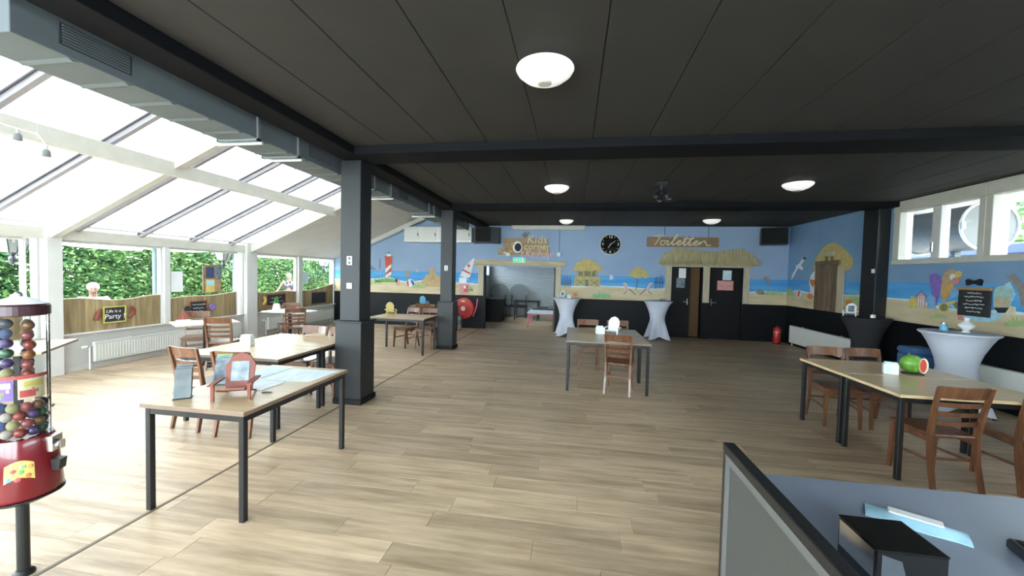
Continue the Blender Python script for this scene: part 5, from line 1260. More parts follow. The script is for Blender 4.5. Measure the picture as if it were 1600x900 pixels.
for i in range(N):
    for j in range(5):
        u = i / (N - 1); v = j / 4
        bg_.v.append((-0.15 + 0.30 * u, -0.055 + 0.11 * v + 0.006 * rb.uniform(-1, 1), 0.004 + 0.022 * math.sin(PI * v) * math.sin(PI * u) ** 0.5 + 0.008 * rb.random() * math.sin(PI * v)))
for i in range(N - 1):
    for j in range(4):
        a = i * 5 + j; bg_.f.append((a, a + 1, a + 6, a + 5))
bot = len(bg_.v)
ringi = [0, 1, 2, 3, 4] + [5 * k + 4 for k in range(1, N)] + [5 * (N - 1) + k for k in (3, 2, 1, 0)] + [5 * k for k in range(N - 2, 0, -1)]
for q in ringi: p = bg_.v[q]; bg_.v.append((p[0], p[1], 0.0005))
m_ = len(ringi)
for q in range(m_): bg_.f.append((ringi[q], ringi[(q + 1) % m_], bot + (q + 1) % m_, bot + q))
bg_.f.append(tuple(range(bot, bot + m_))); bg_.mi = [0] * len(bg_.f)
wp = thing('wipes_pack', 'light blue plastic wipes pack lying behind the mirrored box', 'pack', (1.40, 1.80, TH), -0.55)
bg_.build('wrapper', 'paint_paleblue', wp, True)
MB().bbox(-0.08, -0.025, 0.0275, 0.08, 0.025, 0.034, 0.003).build('label_flap', 'paper_white', wp)
dv = thing('card_terminal', 'dark grey card terminal cut by the right edge of the photo', 'device', (1.70, 1.63, TH), -0.25)
MB().bbox(-0.09, -0.06, 0, 0.09, 0.06, 0.04, 0.008).build('body', 'grille_metal', dv)
MB().box(-0.07, 0.0, 0.0405, 0.0, 0.045, 0.043).build('screen', 'gloss_black', dv)
for i in range(3):
    for j in range(3): MB().bbox(0.015 + 0.024 * i, -0.04 + 0.024 * j, 0.0405, 0.033 + 0.024 * i, -0.022 + 0.024 * j, 0.045, 0.001).build('key', 'black_plastic', dv)

# ------------------------------------------------------------------ gumball machine
gm = thing('gumball_machine', 'round red gumball machine on a black pole at the left edge', 'vending machine', (-3.03, 1.70, 0))
MB().lathe([(0.045, 0.0), (0.045, 0.012), (0.03, 0.03)], n=28).build('base', 'black_metal', gm)
MB().cyl((0, 0, 0.031), (0, 0, 0.43), 0.026, n=16).build('pole', 'black_metal', gm)
MB().lathe([(0.10, 0.45), (0.153, 0.475), (0.158, 0.50), (0.148, 0.62), (0.135, 0.76), (0.122, 0.80)], n=36).build('body', 'machine_red', gm, True)
MB().lathe([(0.06, 0.431), (0.10, 0.434), (0.163, 0.466), (0.163, 0.4745), (0.095, 0.4495)], n=36).build('bottom_rim', 'black_plastic', gm, True)
MB().lathe([(0.112, 0.8005), (0.112, 1.47)], n=36, caps=False).build('globe', 'clear_plastic', gm)
MB().lathe([(0.114, 1.471), (0.118, 1.475), (0.118, 1.525), (0.112, 1.535)], n=36).build('lid', 'lid_maroon', gm)
MB().lathe([(0.1115, 1.5355), (0.08, 1.55), (0.025, 1.575)], n=36).build('lid_top', 'toy_white', gm)
MB().lathe([(0.017, 1.5755), (0.017, 1.59), (0.01, 1.6)], n=12).build('lock_knob', 'chrome', gm)
VA = -0.51
def pol(r, a, z): return (r * math.cos(VA + a), r * math.sin(VA + a), z)
MB().bar(pol(-0.1, 0, 1.13), pol(0.1, 0, 1.13), 0.003, 0.66).build('divider', 'clear_plastic', gm)
caps = ['caps_dark', 'paint_olive', 'caps_purple', 'caps_orange', 'caps_rose', 'caps_green', 'paint_taupe', 'caps_brown', 'paint_navy', 'caps_red']
rg = random.Random(11)
def capsule(x, y, z, m, r=0.0255):
    MB().ball((0, 0, 0), r, 12, 8, (1, 1, 1.05)).build('capsule', m, gm, True, (x, y, z))
for k, (r, a, cols) in enumerate(((0.075, -0.62, [0, 8, 2, 5, 2, 1]), (0.075, 0.42, [7, 4, 9, 3, 4, 9]), (0.07, -1.7, [1, 2, 0, 8, 5, 2]), (0.04, 2.4, [6, 1, 0, 2, 8, 6]))):
    for i in range(6):
        p = pol(r + rg.uniform(-0.004, 0.004), a + rg.uniform(-0.05, 0.05), 1.432 - 0.0535 * i - 0.015 * (k % 2))
        capsule(*p, caps[cols[i]])
for q in range(7):
    for i in range(4):
        p = pol(0.078, -1.9 + 0.62 * q + 0.31 * (i % 2), 0.83 + 0.047 * i)
        capsule(*p, caps[(q * 3 + i * 5) % 10])
def arcp(r, z0, z1, a0, a1, name, m, par):
    n = 10; vs = []
    for z in (z0, z1):
        for i in range(n + 1): vs.append(pol(r, a0 + (a1 - a0) * i / n, z))
    return MB().add(vs, [(i, i + 1, n + 2 + i, n + 1 + i) for i in range(n)]).build(name, m, par)
for (a0, m1, m2, m3) in ((-0.72, 'paint_purple', 'paint_green', 'paint_cream'), (0.42, 'paint_cream', 'paint_red2', 'paint_yellow2')):
    cp = arcp(0.1085, 1.02, 1.13, a0 - 0.5, a0 + 0.5, 'product_card', m1, gm)
    arcp(0.1092, 1.03, 1.068, a0 - 0.44, a0 + 0.1, 'card_print', m2, cp)
    arcp(0.1092, 1.085, 1.115, a0 - 0.30, a0 + 0.42, 'card_print', m3, cp)
    for q in range(3):
        arcp(0.1096, 1.062 - 0.012 * (q % 2), 1.08 - 0.012 * (q % 2), a0 - 0.05 + 0.16 * q, a0 + 0.05 + 0.16 * q, 'card_print', ('paint_pink2', 'paint_orange', 'paint_cream')[q], cp)
arcp(0.109, 1.131, 1.15, -1.5, 1.2, 'red_band', 'paint_red2', gm)
def br_(z): return 0.1495 - (z - 0.62) * 0.095
vs = []
for z in (0.595, 0.685):
    for i in range(13):
        t_ = i / 12
        vs.append(pol(br_(z), -0.42 + 0.72 * t_, z + 0.022 * math.sin(PI * t_) - 0.01))
st = MB().add(vs, [(i, i + 1, 14 + i, 13 + i) for i in range(12)]).build('sticker', 'paint_yellow2', gm)
for q, (a, z, m) in enumerate(((-0.32, 0.605, 'paint_blue2'), (-0.2, 0.645, 'paint_red2'), (-0.02, 0.635, 'paint_green'), (0.03, 0.66, 'paint_mint'), (0.14, 0.61, 'paint_orange'), (0.2, 0.655, 'paint_orange2'), (-0.1, 0.6, 'paint_red2'))):
    MB().ball(pol(br_(z) - 0.012, a, z), 0.018, 8, 6).build('sticker_print', m, st)
MA = 0.95
u = Vector((math.cos(VA + MA), math.sin(VA + MA), 0))
cm = MB().bar(u * 0.125 + Vector((0, 0, 0.745)), u * 0.158 + Vector((0, 0, 0.745)), 0.07, 0.085).build('coin_mechanism', 'chrome', gm)
MB().cyl(u * 0.159 + Vector((0, 0, 0.735)), u * 0.178 + Vector((0, 0, 0.735)), 0.026).bar(u * 0.179 + Vector((0, 0, 0.71)), u * 0.179 + Vector((0, 0, 0.76)), 0.012, 0.022).build('turn_knob', 'chrome', cm)
MB().bar(u * 0.14 + Vector((0, 0, 0.625)), u * 0.182 + Vector((0, 0, 0.62)), 0.05, 0.06).build('chute_flap', 'black_plastic', gm)

# ------------------------------------------------------------------ plank screens inside the conservatory windows
def screen(ya, yb, topf, label):
    t = thing('plank_screen', label, 'screen', (XL - 0.03, (ya + yb) / 2, 0.626), 0, 'wavy topped plank screens in the conservatory windows')
    L = yb - ya; n = max(4, round(L / 0.145)); w = L / n
    for i in range(n):
        a = -L / 2 + i * w; b = a + w - 0.004
        za = topf((a + L / 2) / L) - 0.626; zb = topf((b + L / 2) / L) - 0.626
        d = 0.004 * (i % 2)
        MB().prism([(a, 0.0), (b, 0.0), (b, zb), ((a + b) / 2, (za + zb) / 2 + 0.004), (a, za)], 0, -0.008 - d, 0.006 + d).build('plank', 'board_wood', t)
    MB().tube([(0, -L / 2 + L * q / 30, topf(q / 30) - 0.618) for q in range(31)], 0.009, 6).build('top_edging', 'paint_cream', t)
    return t
screen(3.0, 4.58, lambda u: 1.15 + 0.02 * math.sin(6 * u), 'plank screen behind the gumball machine')
screen(5.02, 6.53, lambda u: 1.16 + 0.03 * math.sin(1.0 + 7 * u) , 'plank screen below the seated man')
screen(6.72, 8.30, lambda u: 1.10 + 0.06 * u + 0.015 * math.sin(8 * u), 'plank screen below the poster board')
screen(8.85, 10.35, lambda u: 1.12 + 0.015 * math.sin(9 * u + 2), 'plank screen below the standing woman')
screen(10.59, 12.15, lambda u: 1.12 + 0.24 * max(0, u - 0.25) ** 1.2, 'plank screen rising towards the far wall')
def chalkboard(y, z, w, h, frame, label, lines=(), x=XL - 0.008, face=1):
    t = thing('chalkboard', label, 'chalkboard', (x, y, z), 0)
    f = face
    MB().box(min(0.004 * f, 0.016 * f), -w / 2, -h / 2, max(0.004 * f, 0.016 * f), w / 2, h / 2).build('slate', 'slate_board', t)
    q = 0.022
    for (a, b, c, d) in ((-w / 2 - q, w / 2 + q, h / 2, h / 2 + q), (-w / 2 - q, w / 2 + q, -h / 2 - q, -h / 2), (-w / 2 - q, -w / 2, -h / 2, h / 2), (w / 2, w / 2 + q, -h / 2, h / 2)):
        MB().bbox(min(0.002 * f, 0.024 * f), a, c, max(0.002 * f, 0.024 * f), b, d, 0.003).build('frame_rail', frame, t)
    return t
c1 = chalkboard(5.73, 0.885, 0.31, 0.25, 'olive_frame', 'chalkboard reading Life is a Party in a yellow frame')
text_part('lettering', 'Life is a', 0.075, 'chalk', c1, (0.018, -0.02, 0.06), (PI / 2, 0, PI / 2), 0.001, 0.1)
text_part('lettering', 'Party !', 0.12, 'chalk', c1, (0.018, 0.0, -0.035), (PI / 2, 0, PI / 2), 0.001, 0.1)
def squiggles(t, w, h, n, seed, f=1, r=0.0035):
    for i in range(n):
        mb = MB(); L = w * (0.55 + 0.35 * ((seed * 7 + i * 3) % 5) / 5)
        scribble(mb, -L / 2, h / 2 - h * (i + 0.8) / (n + 0.6), L, h / (n + 1) * 0.45, 0.0185 * f, r, seed * 10 + i, 0)
        mb.build('chalk_writing', 'chalk', t)
c2 = chalkboard(7.30, 0.87, 0.36, 0.27, 'red_wood_frame', 'chalkboard in a red brown frame behind the toy sailboat'); squiggles(c2, 0.36, 0.27, 3, 2)
c3 = chalkboard(9.55, 0.92, 0.66, 0.27, 'red_wood_frame', 'chalkboard in a dark red frame behind the potted plant'); squiggles(c3, 0.6, 0.27, 2, 3)
c4 = chalkboard(11.36, 0.87, 0.62, 0.31, 'black_plastic', 'blank black board on the last plank screen')
def orn(y, z, m, label, kind):
    t = MB()
    if kind == 'tube':
        t.cyl((0, -0.02, -0.07), (0, 0.03, 0.07), 0.035, n=12).cyl((0, 0.03, 0.07), (0, 0.05, 0.12), 0.035, 0.012, 12)
    elif kind == 'bow':
        t.tube([(0, -0.03, -0.10), (0.01, 0.03, -0.04), (0, 0.05, 0.03), (0.01, 0.0, 0.09)], 0.03, 8)
    else:
        for i in range(6):
            a = i * PI / 3
            t.ball((0.0, 0.045 * math.cos(a), 0.045 * math.sin(a)), 0.034, 8, 6, (0.5, 1, 1))
    tag(t.build('board_ornament', m, None, True, (XL + 0.016, y, z)), label, 'ornament')
orn(5.46, 0.88, 'toy_red', 'red tube shaped ornament left of the Party chalkboard', 'tube')
orn(5.98, 0.91, 'toy_red', 'red curved ornament right of the Party chalkboard', 'bow')
orn(7.04, 0.86, 'paint_dark', 'dark flower ornament left of the red brown framed chalkboard', 'flower')
orn(7.62, 0.87, 'paint_purple', 'purple flower ornament right of the red brown framed chalkboard', 'flower')
orn(9.10, 0.92, 'paint_yellow2', 'yellow green curved ornament beside the dark red framed chalkboard', 'bow')
pb = thing('poster_board', 'orange wooden board with four posters on the conservatory window', 'notice board', (XL - 0.02, 7.66, 1.19))
MB().bbox(-0.02, -0.23, 0, 0.0, 0.225, 0.63, 0.003).build('backing', 'sign_wood', pb)
for (a, b, c, d, m) in ((-0.16, 0.03, 0.34, 0.58, 'paint_navy'), (0.045, 0.22, 0.32, 0.61, 'paper_photo'), (-0.17, 0.05, 0.01, 0.30, 'paint_yellow2'), (0.065, 0.21, 0.03, 0.29, 'sign_wood_light')):
    MB().box(0.0005, a, c, 0.004, b, d).build('poster', m, pb)
MB().box(0.0045, -0.15, 0.16, 0.006, 0.03, 0.27).build('poster_print', 'paint_paleblue', pb)
tag(MB().box(XL - 0.024, 6.74, 1.24, XL - 0.02, 6.98, 1.66).build('window_notice', 'paper_white'), 'white paper notice taped beside the mullion next to the poster board', 'paper')
tag(MB().box(XL - 0.024, 10.62, 1.36, XL - 0.02, 10.88, 1.68).build('window_notice', 'paper_blue'), 'pale paper notice taped to the last conservatory window', 'paper')

# ------------------------------------------------------------------ right wall fittings
ht = thing('hut_door', 'brown plank hut door with a cap beam under the painted thatch', 'door panel', (XR - 0.03, 10.40, 1.062))
for i in range(4):
    MB().bbox(-0.025, 0.44 - 0.205 * (i + 1) + 0.003, 0, 0.0, 0.44 - 0.205 * i - 0.003, 1.10, 0.004).build('plank', 'hatch_wood', ht)
MB().bbox(-0.05, -0.47, 1.1005, 0.0, 0.42, 1.20, 0.01).build('cap_beam', 'hatch_wood', ht)
MB().bbox(-0.02, -0.62, 0, 0.0, -0.392, 1.05, 0.004).build('side_post', 'post_paint', ht)
MB().bbox(-0.03, -0.2, 1.201, -0.0, -0.15, 1.30, 0.003).build('lamp_leg', 'hatch_wood', ht)
MB().bbox(-0.03, 0.0, 1.201, -0.0, 0.05, 1.30, 0.003).build('lamp_leg', 'hatch_wood', ht)
MB().bbox(-0.05, -0.26, 1.3005, 0.0, 0.12, 1.42, 0.01).build('lamp_box', 'post_paint', ht)
cr = chalkboard(6.89, 1.50, 0.43, 0.37, 'slate_board', 'black chalkboard with handwriting hanging on the right wall mural', x=XR - 0.03, face=-1)
squiggles(cr, 0.38, 0.37, 6, 5, -1, 0.004)
bw = thing('bow_ornament', 'black bow fixed on top of the right wall chalkboard', 'ornament', (XR - 0.03, 6.92, 1.80))
for s in (-1, 1):
    MB().prism([(0.0, -0.015), (s * 0.10, -0.045), (s * 0.115, 0.03), (s * 0.085, 0.055), (0.0, 0.02)], 0, -0.02, 0.02).build('loop', 'black_plastic', bw)
MB().ball((0, 0, 0.002), 0.024, 10, 7).build('knot', 'black_plastic', bw)

# ------------------------------------------------------------------ outside: ground, hedge trees, lanterns, people
gd = MB().box(-60, -30, -0.3, XL - 0.21, 60, -0.06).build('ground_outside', 'terrace_paving'); struct(gd, 'paved terrace outside the conservatory')
struct(MB().box(-60, 0, -0.059, -11.8, 60, -0.03).build('lawn_outside', 'grass_ground'), 'grass verge under the hedge trees outside')
struct(MB().box(XR + 0.21, -30, -0.3, 60, 60, -0.06).build('yard_outside', 'terrace_paving'), 'yard outside the right wall')
rl = random.Random(21)
def tree(x, y, rx, ry, rz_, zc, label, m, count, size, grp):
    t = thing('tree', label, 'tree', (x, y, -0.03), 0, grp)
    tr = MB().cyl((0, 0, 0), (0.05, 0.05, zc), 0.12, 0.05, 8)
    for k in range(5):
        a = k * 1.25
        tr.cyl((0.02, 0.02, zc * 0.45), (rx * 0.5 * math.cos(a), ry * 0.5 * math.sin(a), zc + 0.25 * rz_), 0.05, 0.015, 6)
    tr.build('trunk', 'bark', t)
    vs = []; fs = []
    for i in range(count):
        while True:
            u = Vector((rl.uniform(-1, 1), rl.uniform(-1, 1), rl.uniform(-1, 1)))
            if u.length < 1: break
        if rl.random() < 0.6: u = u.normalized() * rl.uniform(0.8, 1.02)
        k = 1 + 0.16 * math.sin(u.x * 7 + y) * math.cos(u.z * 6 + u.y * 5)
        c = Vector((u.x * rx * k, u.y * ry * k, zc + u.z * rz_ * k))
        if c.z < 0.05: c.z = rl.uniform(0.05, 0.5)
        d = Vector((rl.uniform(-1, 1), rl.uniform(-1, 1), rl.uniform(-0.6, 0.6))).normalized()
        e = d.orthogonal().normalized(); s = size * rl.uniform(0.6, 1.3)
        o = len(vs)
        vs += [c - d * s, c + e * s * 0.45, c + d * s, c - e * s * 0.45]
        fs.append((o, o + 1, o + 2, o + 3))
    me = bpy.data.meshes.new('foliage'); me.from_pydata([tuple(v) for v in vs], [], fs)
    me.materials.append(MATS[m[0]]); me.materials.append(MATS[m[1]])
    me.polygons.foreach_set('material_index', [0 if rl.random() < 0.6 else 1 for _ in fs])
    ob = bpy.data.objects.new('foliage', me); COL.objects.link(ob); ob.parent = t; ob['kind'] = 'stuff'
A, B_ = ('leaf_light', 'leaf_dark'), ('leaf_dark', 'leaf_light')
spots = [(-13.6, 5.6, 'hedge tree behind the first lantern, leftmost outside', B_), (-13.4, 8.2, 'dark hedge tree with a trunk behind the seated man', B_), (-13.8, 10.9, 'light green hedge tree right of the seated man', A),
         (-13.3, 13.3, 'hedge tree behind the poster board', A), (-13.6, 16.0, 'hedge tree left of the standing woman', A), (-13.8, 18.8, 'hedge tree behind the standing woman', A), (-13.5, 21.8, 'hedge tree behind the third lantern', A), (-13.6, 25.0, 'last hedge tree outside by the far wall', A), (-13.9, 28.5, 'most distant hedge tree outside the conservatory', A)]
for i, (x, y, lab, m) in enumerate(spots):
    tree(x, y, 1.1, 1.75, 1.55 + 0.1 * (i % 2), 1.35, lab, m, 14000, 0.075, 'hedge trees outside the conservatory')
for i, (x, y) in enumerate(((17.0, 10.5), (17.5, 16.5))):
    tree(x, y, 2.0, 2.2, 2.4, 3.4, ['leafy tree seen through the third high window', 'leafy tree behind the outdoor pipe'][i], A, 3500, 0.16, 'trees outside the high windows')
struct(MB().box(XR + 0.21, 4.0, 3.42, 8.6, 14.0, 3.5).build('eave_outside', 'white_paint'), 'white eave soffit outside above the high windows')
od = thing('outdoor_pipe', 'large round galvanised pipe outside the high windows', 'pipe', (7.25, 8.2, 2.82))
MB().cyl((0, 0.0, 0), (0, 4.5, 0), 0.42, n=28).build('pipe_body', 'outdoor_duct', od, True)
MB().tube([(0.44 * math.cos(2 * PI * i / 28), 0.0, 0.44 * math.sin(2 * PI * i / 28)) for i in range(28)], 0.025, 6, True).build('rim', 'duct_rail', od)
MB().tube([(0.44 * math.cos(2 * PI * i / 28), 1.4, 0.44 * math.sin(2 * PI * i / 28)) for i in range(28)], 0.02, 6, True).build('rim', 'duct_rail', od)
MB().bbox(-0.46, -0.06, -0.07, -0.40, 0.0, 0.07, 0.01).build('clamp', 'duct_rail', od)
for y in (0.6, 3.6): MB().box(-0.05, y - 0.05, -2.88, 0.05, y + 0.05, -0.421).build('support_leg', 'duct_metal', od)
nb = thing('neighbour_building', 'low outbuilding with a blue roof edge outside the high windows', 'building', (10.6, 8.0, -0.06))
MB().box(-0.8, -6, 0, 3, 6, 2.55).build('wall', 'grey_panel', nb)
MB().bbox(-1.0, -6.2, 2.5505, 3.2, 6.2, 2.78, 0.02).build('roof_edge', 'paint_navy', nb)
def lantern(y, z, label):
    t = thing('wall_lantern', label, 'lantern', (-8.50, y, z), 0, 'white glass lanterns outside the conservatory')
    def frus(w0, w1, z0, z1): 
        vs = [(-w0, -w0, z0), (w0, -w0, z0), (w0, w0, z0), (-w0, w0, z0), (-w1, -w1, z1), (w1, -w1, z1), (w1, w1, z1), (-w1, w1, z1)]
        return MB().add(vs, [(0, 3, 2, 1), (4, 5, 6, 7), (0, 1, 5, 4), (1, 2, 6, 5), (2, 3, 7, 6), (3, 0, 4, 7)])
    g = frus(0.085, 0.145, 0.0, 0.27).build('glass', 'lantern_glass', t)
    for s in (-1, 1):
        MB().ball((0.128, s * 0.065, 0.17), 0.022, 8, 6, (0.4, 1, 1.2)).build('emblem', 'paint_taupe', g)
    frus(0.16, 0.05, 0.2705, 0.36).build('roof', 'lantern_black', t)
    for a in (-1, 1):
        for b in (-1, 1): MB().bar((a * 0.09, b * 0.09, 0), (a * 0.15, b * 0.15, 0.27), 0.012, 0.012).build('corner_bar', 'lantern_black', t)
    MB().bar((0.088, 0, 0), (0.150, 0, 0.27), 0.012, 0.012).build('corner_bar', 'lantern_black', t)
    MB().lathe([(0.03, -0.19), (0.05, -0.1), (0.025, -0.05), (0.09, -0.0005)], n=10).build('stem', 'lantern_black', t)
    MB().bar((0, 0, -0.16), (0.27, 0.06, -0.2), 0.03, 0.03).build('bracket', 'lantern_black', t)
lantern(4.72, 1.92, 'white glass lantern outside behind the gumball machine')
lantern(8.36, 1.94, 'white glass lantern outside above the poster board')
lantern(12.25, 1.90, 'white glass lantern outside the last window')
for (y, lab) in ((6.76, 'pale blue drainpipe outside right of the seated man'), (8.66, 'pale blue drainpipe outside right of the poster board'), (12.6, 'pale blue drainpipe outside the last window')):
    d = thing('drainpipe', lab, 'pipe', (-8.48, y, -0.06), 0, 'drainpipes outside the conservatory')
    MB().cyl((0, 0, 0), (0, 0, 2.1), 0.045, n=12).tube([(0, 0, 2.1), (0, -0.02, 2.18), (0.06, -0.04, 2.28), (0.12, -0.06, 2.36)], 0.045, 10).build('pipe', 'pipe_plastic', d, True)
    MB().cyl((0, 0, 1.0), (0, 0, 1.05), 0.055, n=12).build('collar', 'pipe_plastic', d)
for (a, b, za, zb, lab) in ((4.9, 6.7, 2.13, 2.06, 'white awning edge outside above the seated man'), (6.7, 8.4, 2.10, 2.15, 'white awning edge outside above the poster board')):
    pts = [(a, 2.40), (a, za)] + [(a + (b - a) * q / 10, za + (zb - za) * q / 10 - 0.035 * math.sin(PI * q / 10)) for q in range(1, 10)] + [(b, zb), (b, 2.40)]
    tag(MB().prism(pts, 0, -8.72, -8.70).build('awning_valance', 'awning_cloth'), lab, 'awning', 'white awning edges')
gc = thing('garden_chair', 'white garden chair back outside beside the seated person', 'chair', (-9.75, 5.75, -0.06), 0.6)
MB().bbox(-0.25, -0.25, 0.42, 0.25, 0.25, 0.46, 0.01).build('seat', 'white_plastic', gc)
MB().prism([(-0.25, 0.5), (0.25, 0.5), (0.27, 1.1), (0.18, 1.24), (0, 1.28), (-0.18, 1.24), (-0.27, 1.1)], 0, -0.29, -0.255).build('backrest', 'white_plastic', gc)
for a in (-1, 1):
    for b in (-1, 1): MB().bbox(a * 0.22 - 0.02, b * 0.22 - 0.02, 0, a * 0.22 + 0.02, b * 0.22 + 0.02, 0.419, 0.003).build('leg', 'white_plastic', gc)

def skin_mesh(name, verts, edges, m, parent, sub=1):
    me = bpy.data.meshes.new(name)
    me.from_pydata([v[:3] for v in verts], edges, [])
    ob = bpy.data.objects.new(name, me); COL.objects.link(ob)
    md = ob.modifiers.new('skin', 'SKIN')
    if not me.skin_vertices: me.attributes.new('skin', 'FLOAT_VECTOR', 'POINT')
    for i, v in enumerate(verts):
        sv = me.skin_vertices[0].data[i]; r = v[3]
        sv.radius = (r[0], r[1]) if isinstance(r, tuple) else (r, r)
        sv.use_root = (i == 0)
    sb_ = ob.modifiers.new('sub', 'SUBSURF'); sb_.levels = sub; sb_.render_levels = sub
    bpy.context.view_layer.update()
    out = bpy.data.meshes.new_from_object(ob.evaluated_get(bpy.context.evaluated_depsgraph_get()))
    bpy.data.objects.remove(ob, do_unlink=True)
    out.materials.clear(); out.materials.append(MATS[m])
    out.polygons.foreach_set('use_smooth', [True] * len(out.polygons))
    o = bpy.data.objects.new(name, out); COL.objects.link(o); o.parent = parent
    return o
def person(label, loc, rot, pose, cloth, legs, hair, long_hair):
    t = thing('person', label, 'person', loc, rot)
    V = []; E_ = []
    def add(p, r, frm=None):
        V.append((*p, r)); i = len(V) - 1
        if frm is not None: E_.append((frm, i))
        return i
    P = pose
    pel = add(P['pelvis'], (0.15, 0.11)); ch = add(P['chest'], (0.165, 0.115), pel); nk = add(P['neck'], 0.055, ch)
    hd = add(P['head'], (0.072, 0.085), nk); cr_ = add(P['crown'], (0.075, 0.09), hd); add(P['top'], 0.055, cr_)
    for s in ('L', 'R'):
        sh_ = add(P['sh' + s], 0.062, ch); el = add(P['el' + s], 0.042, sh_); wr_ = add(P['wr' + s], 0.03, el)
        w0 = Vector(P['wr' + s]); d = (w0 - Vector(P['el' + s])).normalized(); pm_ = w0 + d * 0.08; ip = add(tuple(pm_), (0.036, 0.02), wr_)
        side = d.orthogonal().normalized()
        for q, ln in ((-0.03, 0.07), (-0.01, 0.085), (0.01, 0.08), (0.03, 0.06)):
            k1 = add(tuple(pm_ + side * q + d * 0.03), 0.0095, ip); add(tuple(pm_ + side * q * 1.1 + d * ln), 0.008, k1)
        th_ = add(tuple(w0 + d * 0.04 + side * 0.045), 0.011, wr_); add(tuple(w0 + d * 0.075 + side * 0.06), 0.009, th_)
        hp = add(P['hp' + s], 0.095, pel); kn = add(P['kn' + s], 0.06, hp); an = add(P['an' + s], 0.04, kn); add(P['to' + s], (0.045, 0.03), an)
    skin_mesh('body', V, E_, 'skin', t)
    C = [(*P['pelvis'], (0.172, 0.132)), (*P['chest'], (0.19, 0.14))]; CE = [(0, 1)]
    C.append((*(Vector(P['chest']) * 0.35 + Vector(P['neck']) * 0.65), 0.085)); CE.append((1, 2))
    for s in ('L', 'R'):
        C.append((*P['sh' + s], 0.083 if not long_hair else 0.07)); i = len(C) - 1; CE.append((1, i))
        if not long_hair:
            m_ = Vector(P['sh' + s]) * 0.25 + Vector(P['el' + s]) * 0.75
            C.append((*m_, 0.068)); CE.append((i, i + 1))
    skin_mesh('shirt', C, CE, cloth, t)
    Lg = [(*P['pelvis'], (0.178, 0.138))]; LE = []
    for s in ('L', 'R'):
        Lg.append((*P['hp' + s], 0.115)); a = len(Lg) - 1; LE.append((0, a))
        Lg.append((*P['kn' + s], 0.082)); LE.append((a, a + 1)); Lg.append((*(Vector(P['kn' + s]) * 0.2 + Vector(P['an' + s]) * 0.8), 0.065)); LE.append((a + 1, a + 2))
    skin_mesh('trousers', Lg, LE, legs, t)
    c = Vector(P['crown'])
    hm = MB().ball((c.x, c.y + 0.018, c.z + 0.022), 0.108, 14, 10, (0.92, 1.0, 0.92))
    if long_hair: hm.ball((c.x, c.y + 0.08, c.z - 0.06), 0.075, 10, 8, (1, 0.8, 1.3))
    hm.build('hair', hair, t, True)
    f = Vector(P['head'])
    fc_ = MB().ball((c.x, c.y - 0.045, c.z - 0.02), 0.082, 14, 10, (0.92, 0.85, 1.1)).build('face', 'skin', t, True)
    for s in (-1, 1):
        MB().ball((c.x + s * 0.03, c.y - 0.112, c.z + 0.002), 0.009, 8, 6).build('eye', 'paint_dark', fc_)
        MB().ball((c.x + s * 0.083, c.y - 0.005, c.z - 0.02), 0.022, 8, 6, (0.4, 0.8, 1.2)).build('ear', 'skin', fc_)
    MB().ball((c.x, c.y - 0.122, c.z - 0.025), 0.014, 8, 6, (0.8, 1, 1.5)).build('nose', 'skin', fc_)
    MB().ball((c.x, c.y - 0.108, c.z - 0.062), 0.02, 8, 6, (1, 0.4, 0.3)).build('mouth', 'paint_pink2', fc_)
    return t
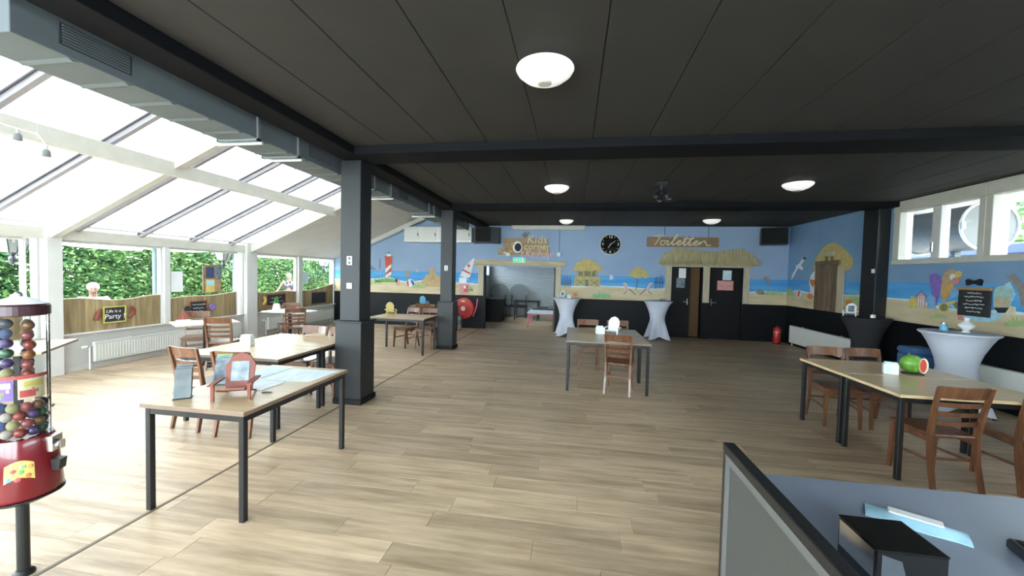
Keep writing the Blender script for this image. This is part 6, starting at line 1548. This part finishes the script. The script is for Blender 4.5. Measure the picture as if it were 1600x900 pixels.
# both face -y in their own frame, then turned
sit = dict(pelvis=(0, 0.0, 0.52), chest=(0, 0.02, 0.86), neck=(0, 0.0, 1.06), head=(0, -0.03, 1.14), crown=(0, -0.03, 1.21), top=(0, -0.02, 1.28),
           shL=(0.19, 0.01, 0.97), elL=(0.31, -0.06, 0.74), wrL=(0.10, -0.28, 0.84), shR=(-0.19, 0.01, 0.97), elR=(-0.31, -0.06, 0.74), wrR=(-0.10, -0.28, 0.78),
           hpL=(0.10, -0.03, 0.50), knL=(0.14, -0.46, 0.50), anL=(0.14, -0.44, 0.08), toL=(0.14, -0.60, 0.03), hpR=(-0.10, -0.03, 0.50), knR=(-0.14, -0.46, 0.50), anR=(-0.14, -0.44, 0.08), toR=(-0.14, -0.60, 0.03))
stn = dict(pelvis=(0, 0, 0.93), chest=(0, 0.0, 1.22), neck=(0, -0.01, 1.42), head=(0, -0.02, 1.50), crown=(0, -0.02, 1.56), top=(0, -0.01, 1.62),
           shL=(0.17, 0, 1.34), elL=(0.27, 0.02, 1.08), wrL=(0.33, -0.05, 0.86), shR=(-0.17, 0, 1.34), elR=(-0.30, -0.02, 1.12), wrR=(-0.42, -0.12, 0.92),
           hpL=(0.09, 0, 0.88), knL=(0.10, -0.02, 0.48), anL=(0.10, 0.03, 0.08), toL=(0.10, -0.13, 0.03), hpR=(-0.09, 0, 0.88), knR=(-0.10, -0.03, 0.48), anR=(-0.11, 0.03, 0.08), toR=(-0.11, -0.13, 0.03))
person('person with white hair in a white shirt sitting outside behind the plank screen', (-9.95, 6.70, 0.06), 1.0, sit, 'shirt_white', 'jeans', 'hair_white', False)
person('person in a dark sleeveless top walking outside with one arm out', (-10.6, 13.2, -0.06), 0.5, stn, 'shirt_navy', 'jeans', 'hair_blond', True)
st_ = thing('garden_stool', 'low garden bench outside under the seated person', 'bench', (-9.95, 6.70, -0.06), 1.0)
MB().bbox(-0.5, -0.16, 0.40, 0.5, 0.2, 0.44, 0.006).build('seat', 'board_wood', st_)
for a in (-0.42, 0.42): MB().bbox(a - 0.03, -0.12, 0, a + 0.03, 0.16, 0.399, 0.004).build('leg', 'board_wood', st_)

for nm in ('seat', 'backrest', 'leg'):
    for ch in gc.children:
        if ch.name.split('.')[0] == nm: ch.data.materials.clear(); ch.data.materials.append(MATS['shirt_white'])
MB().bbox(-0.05, -0.25, 0.185, -0.002, 0.25, 0.235, 0.006).build('top_rail', 'sign_wood_light', cr)
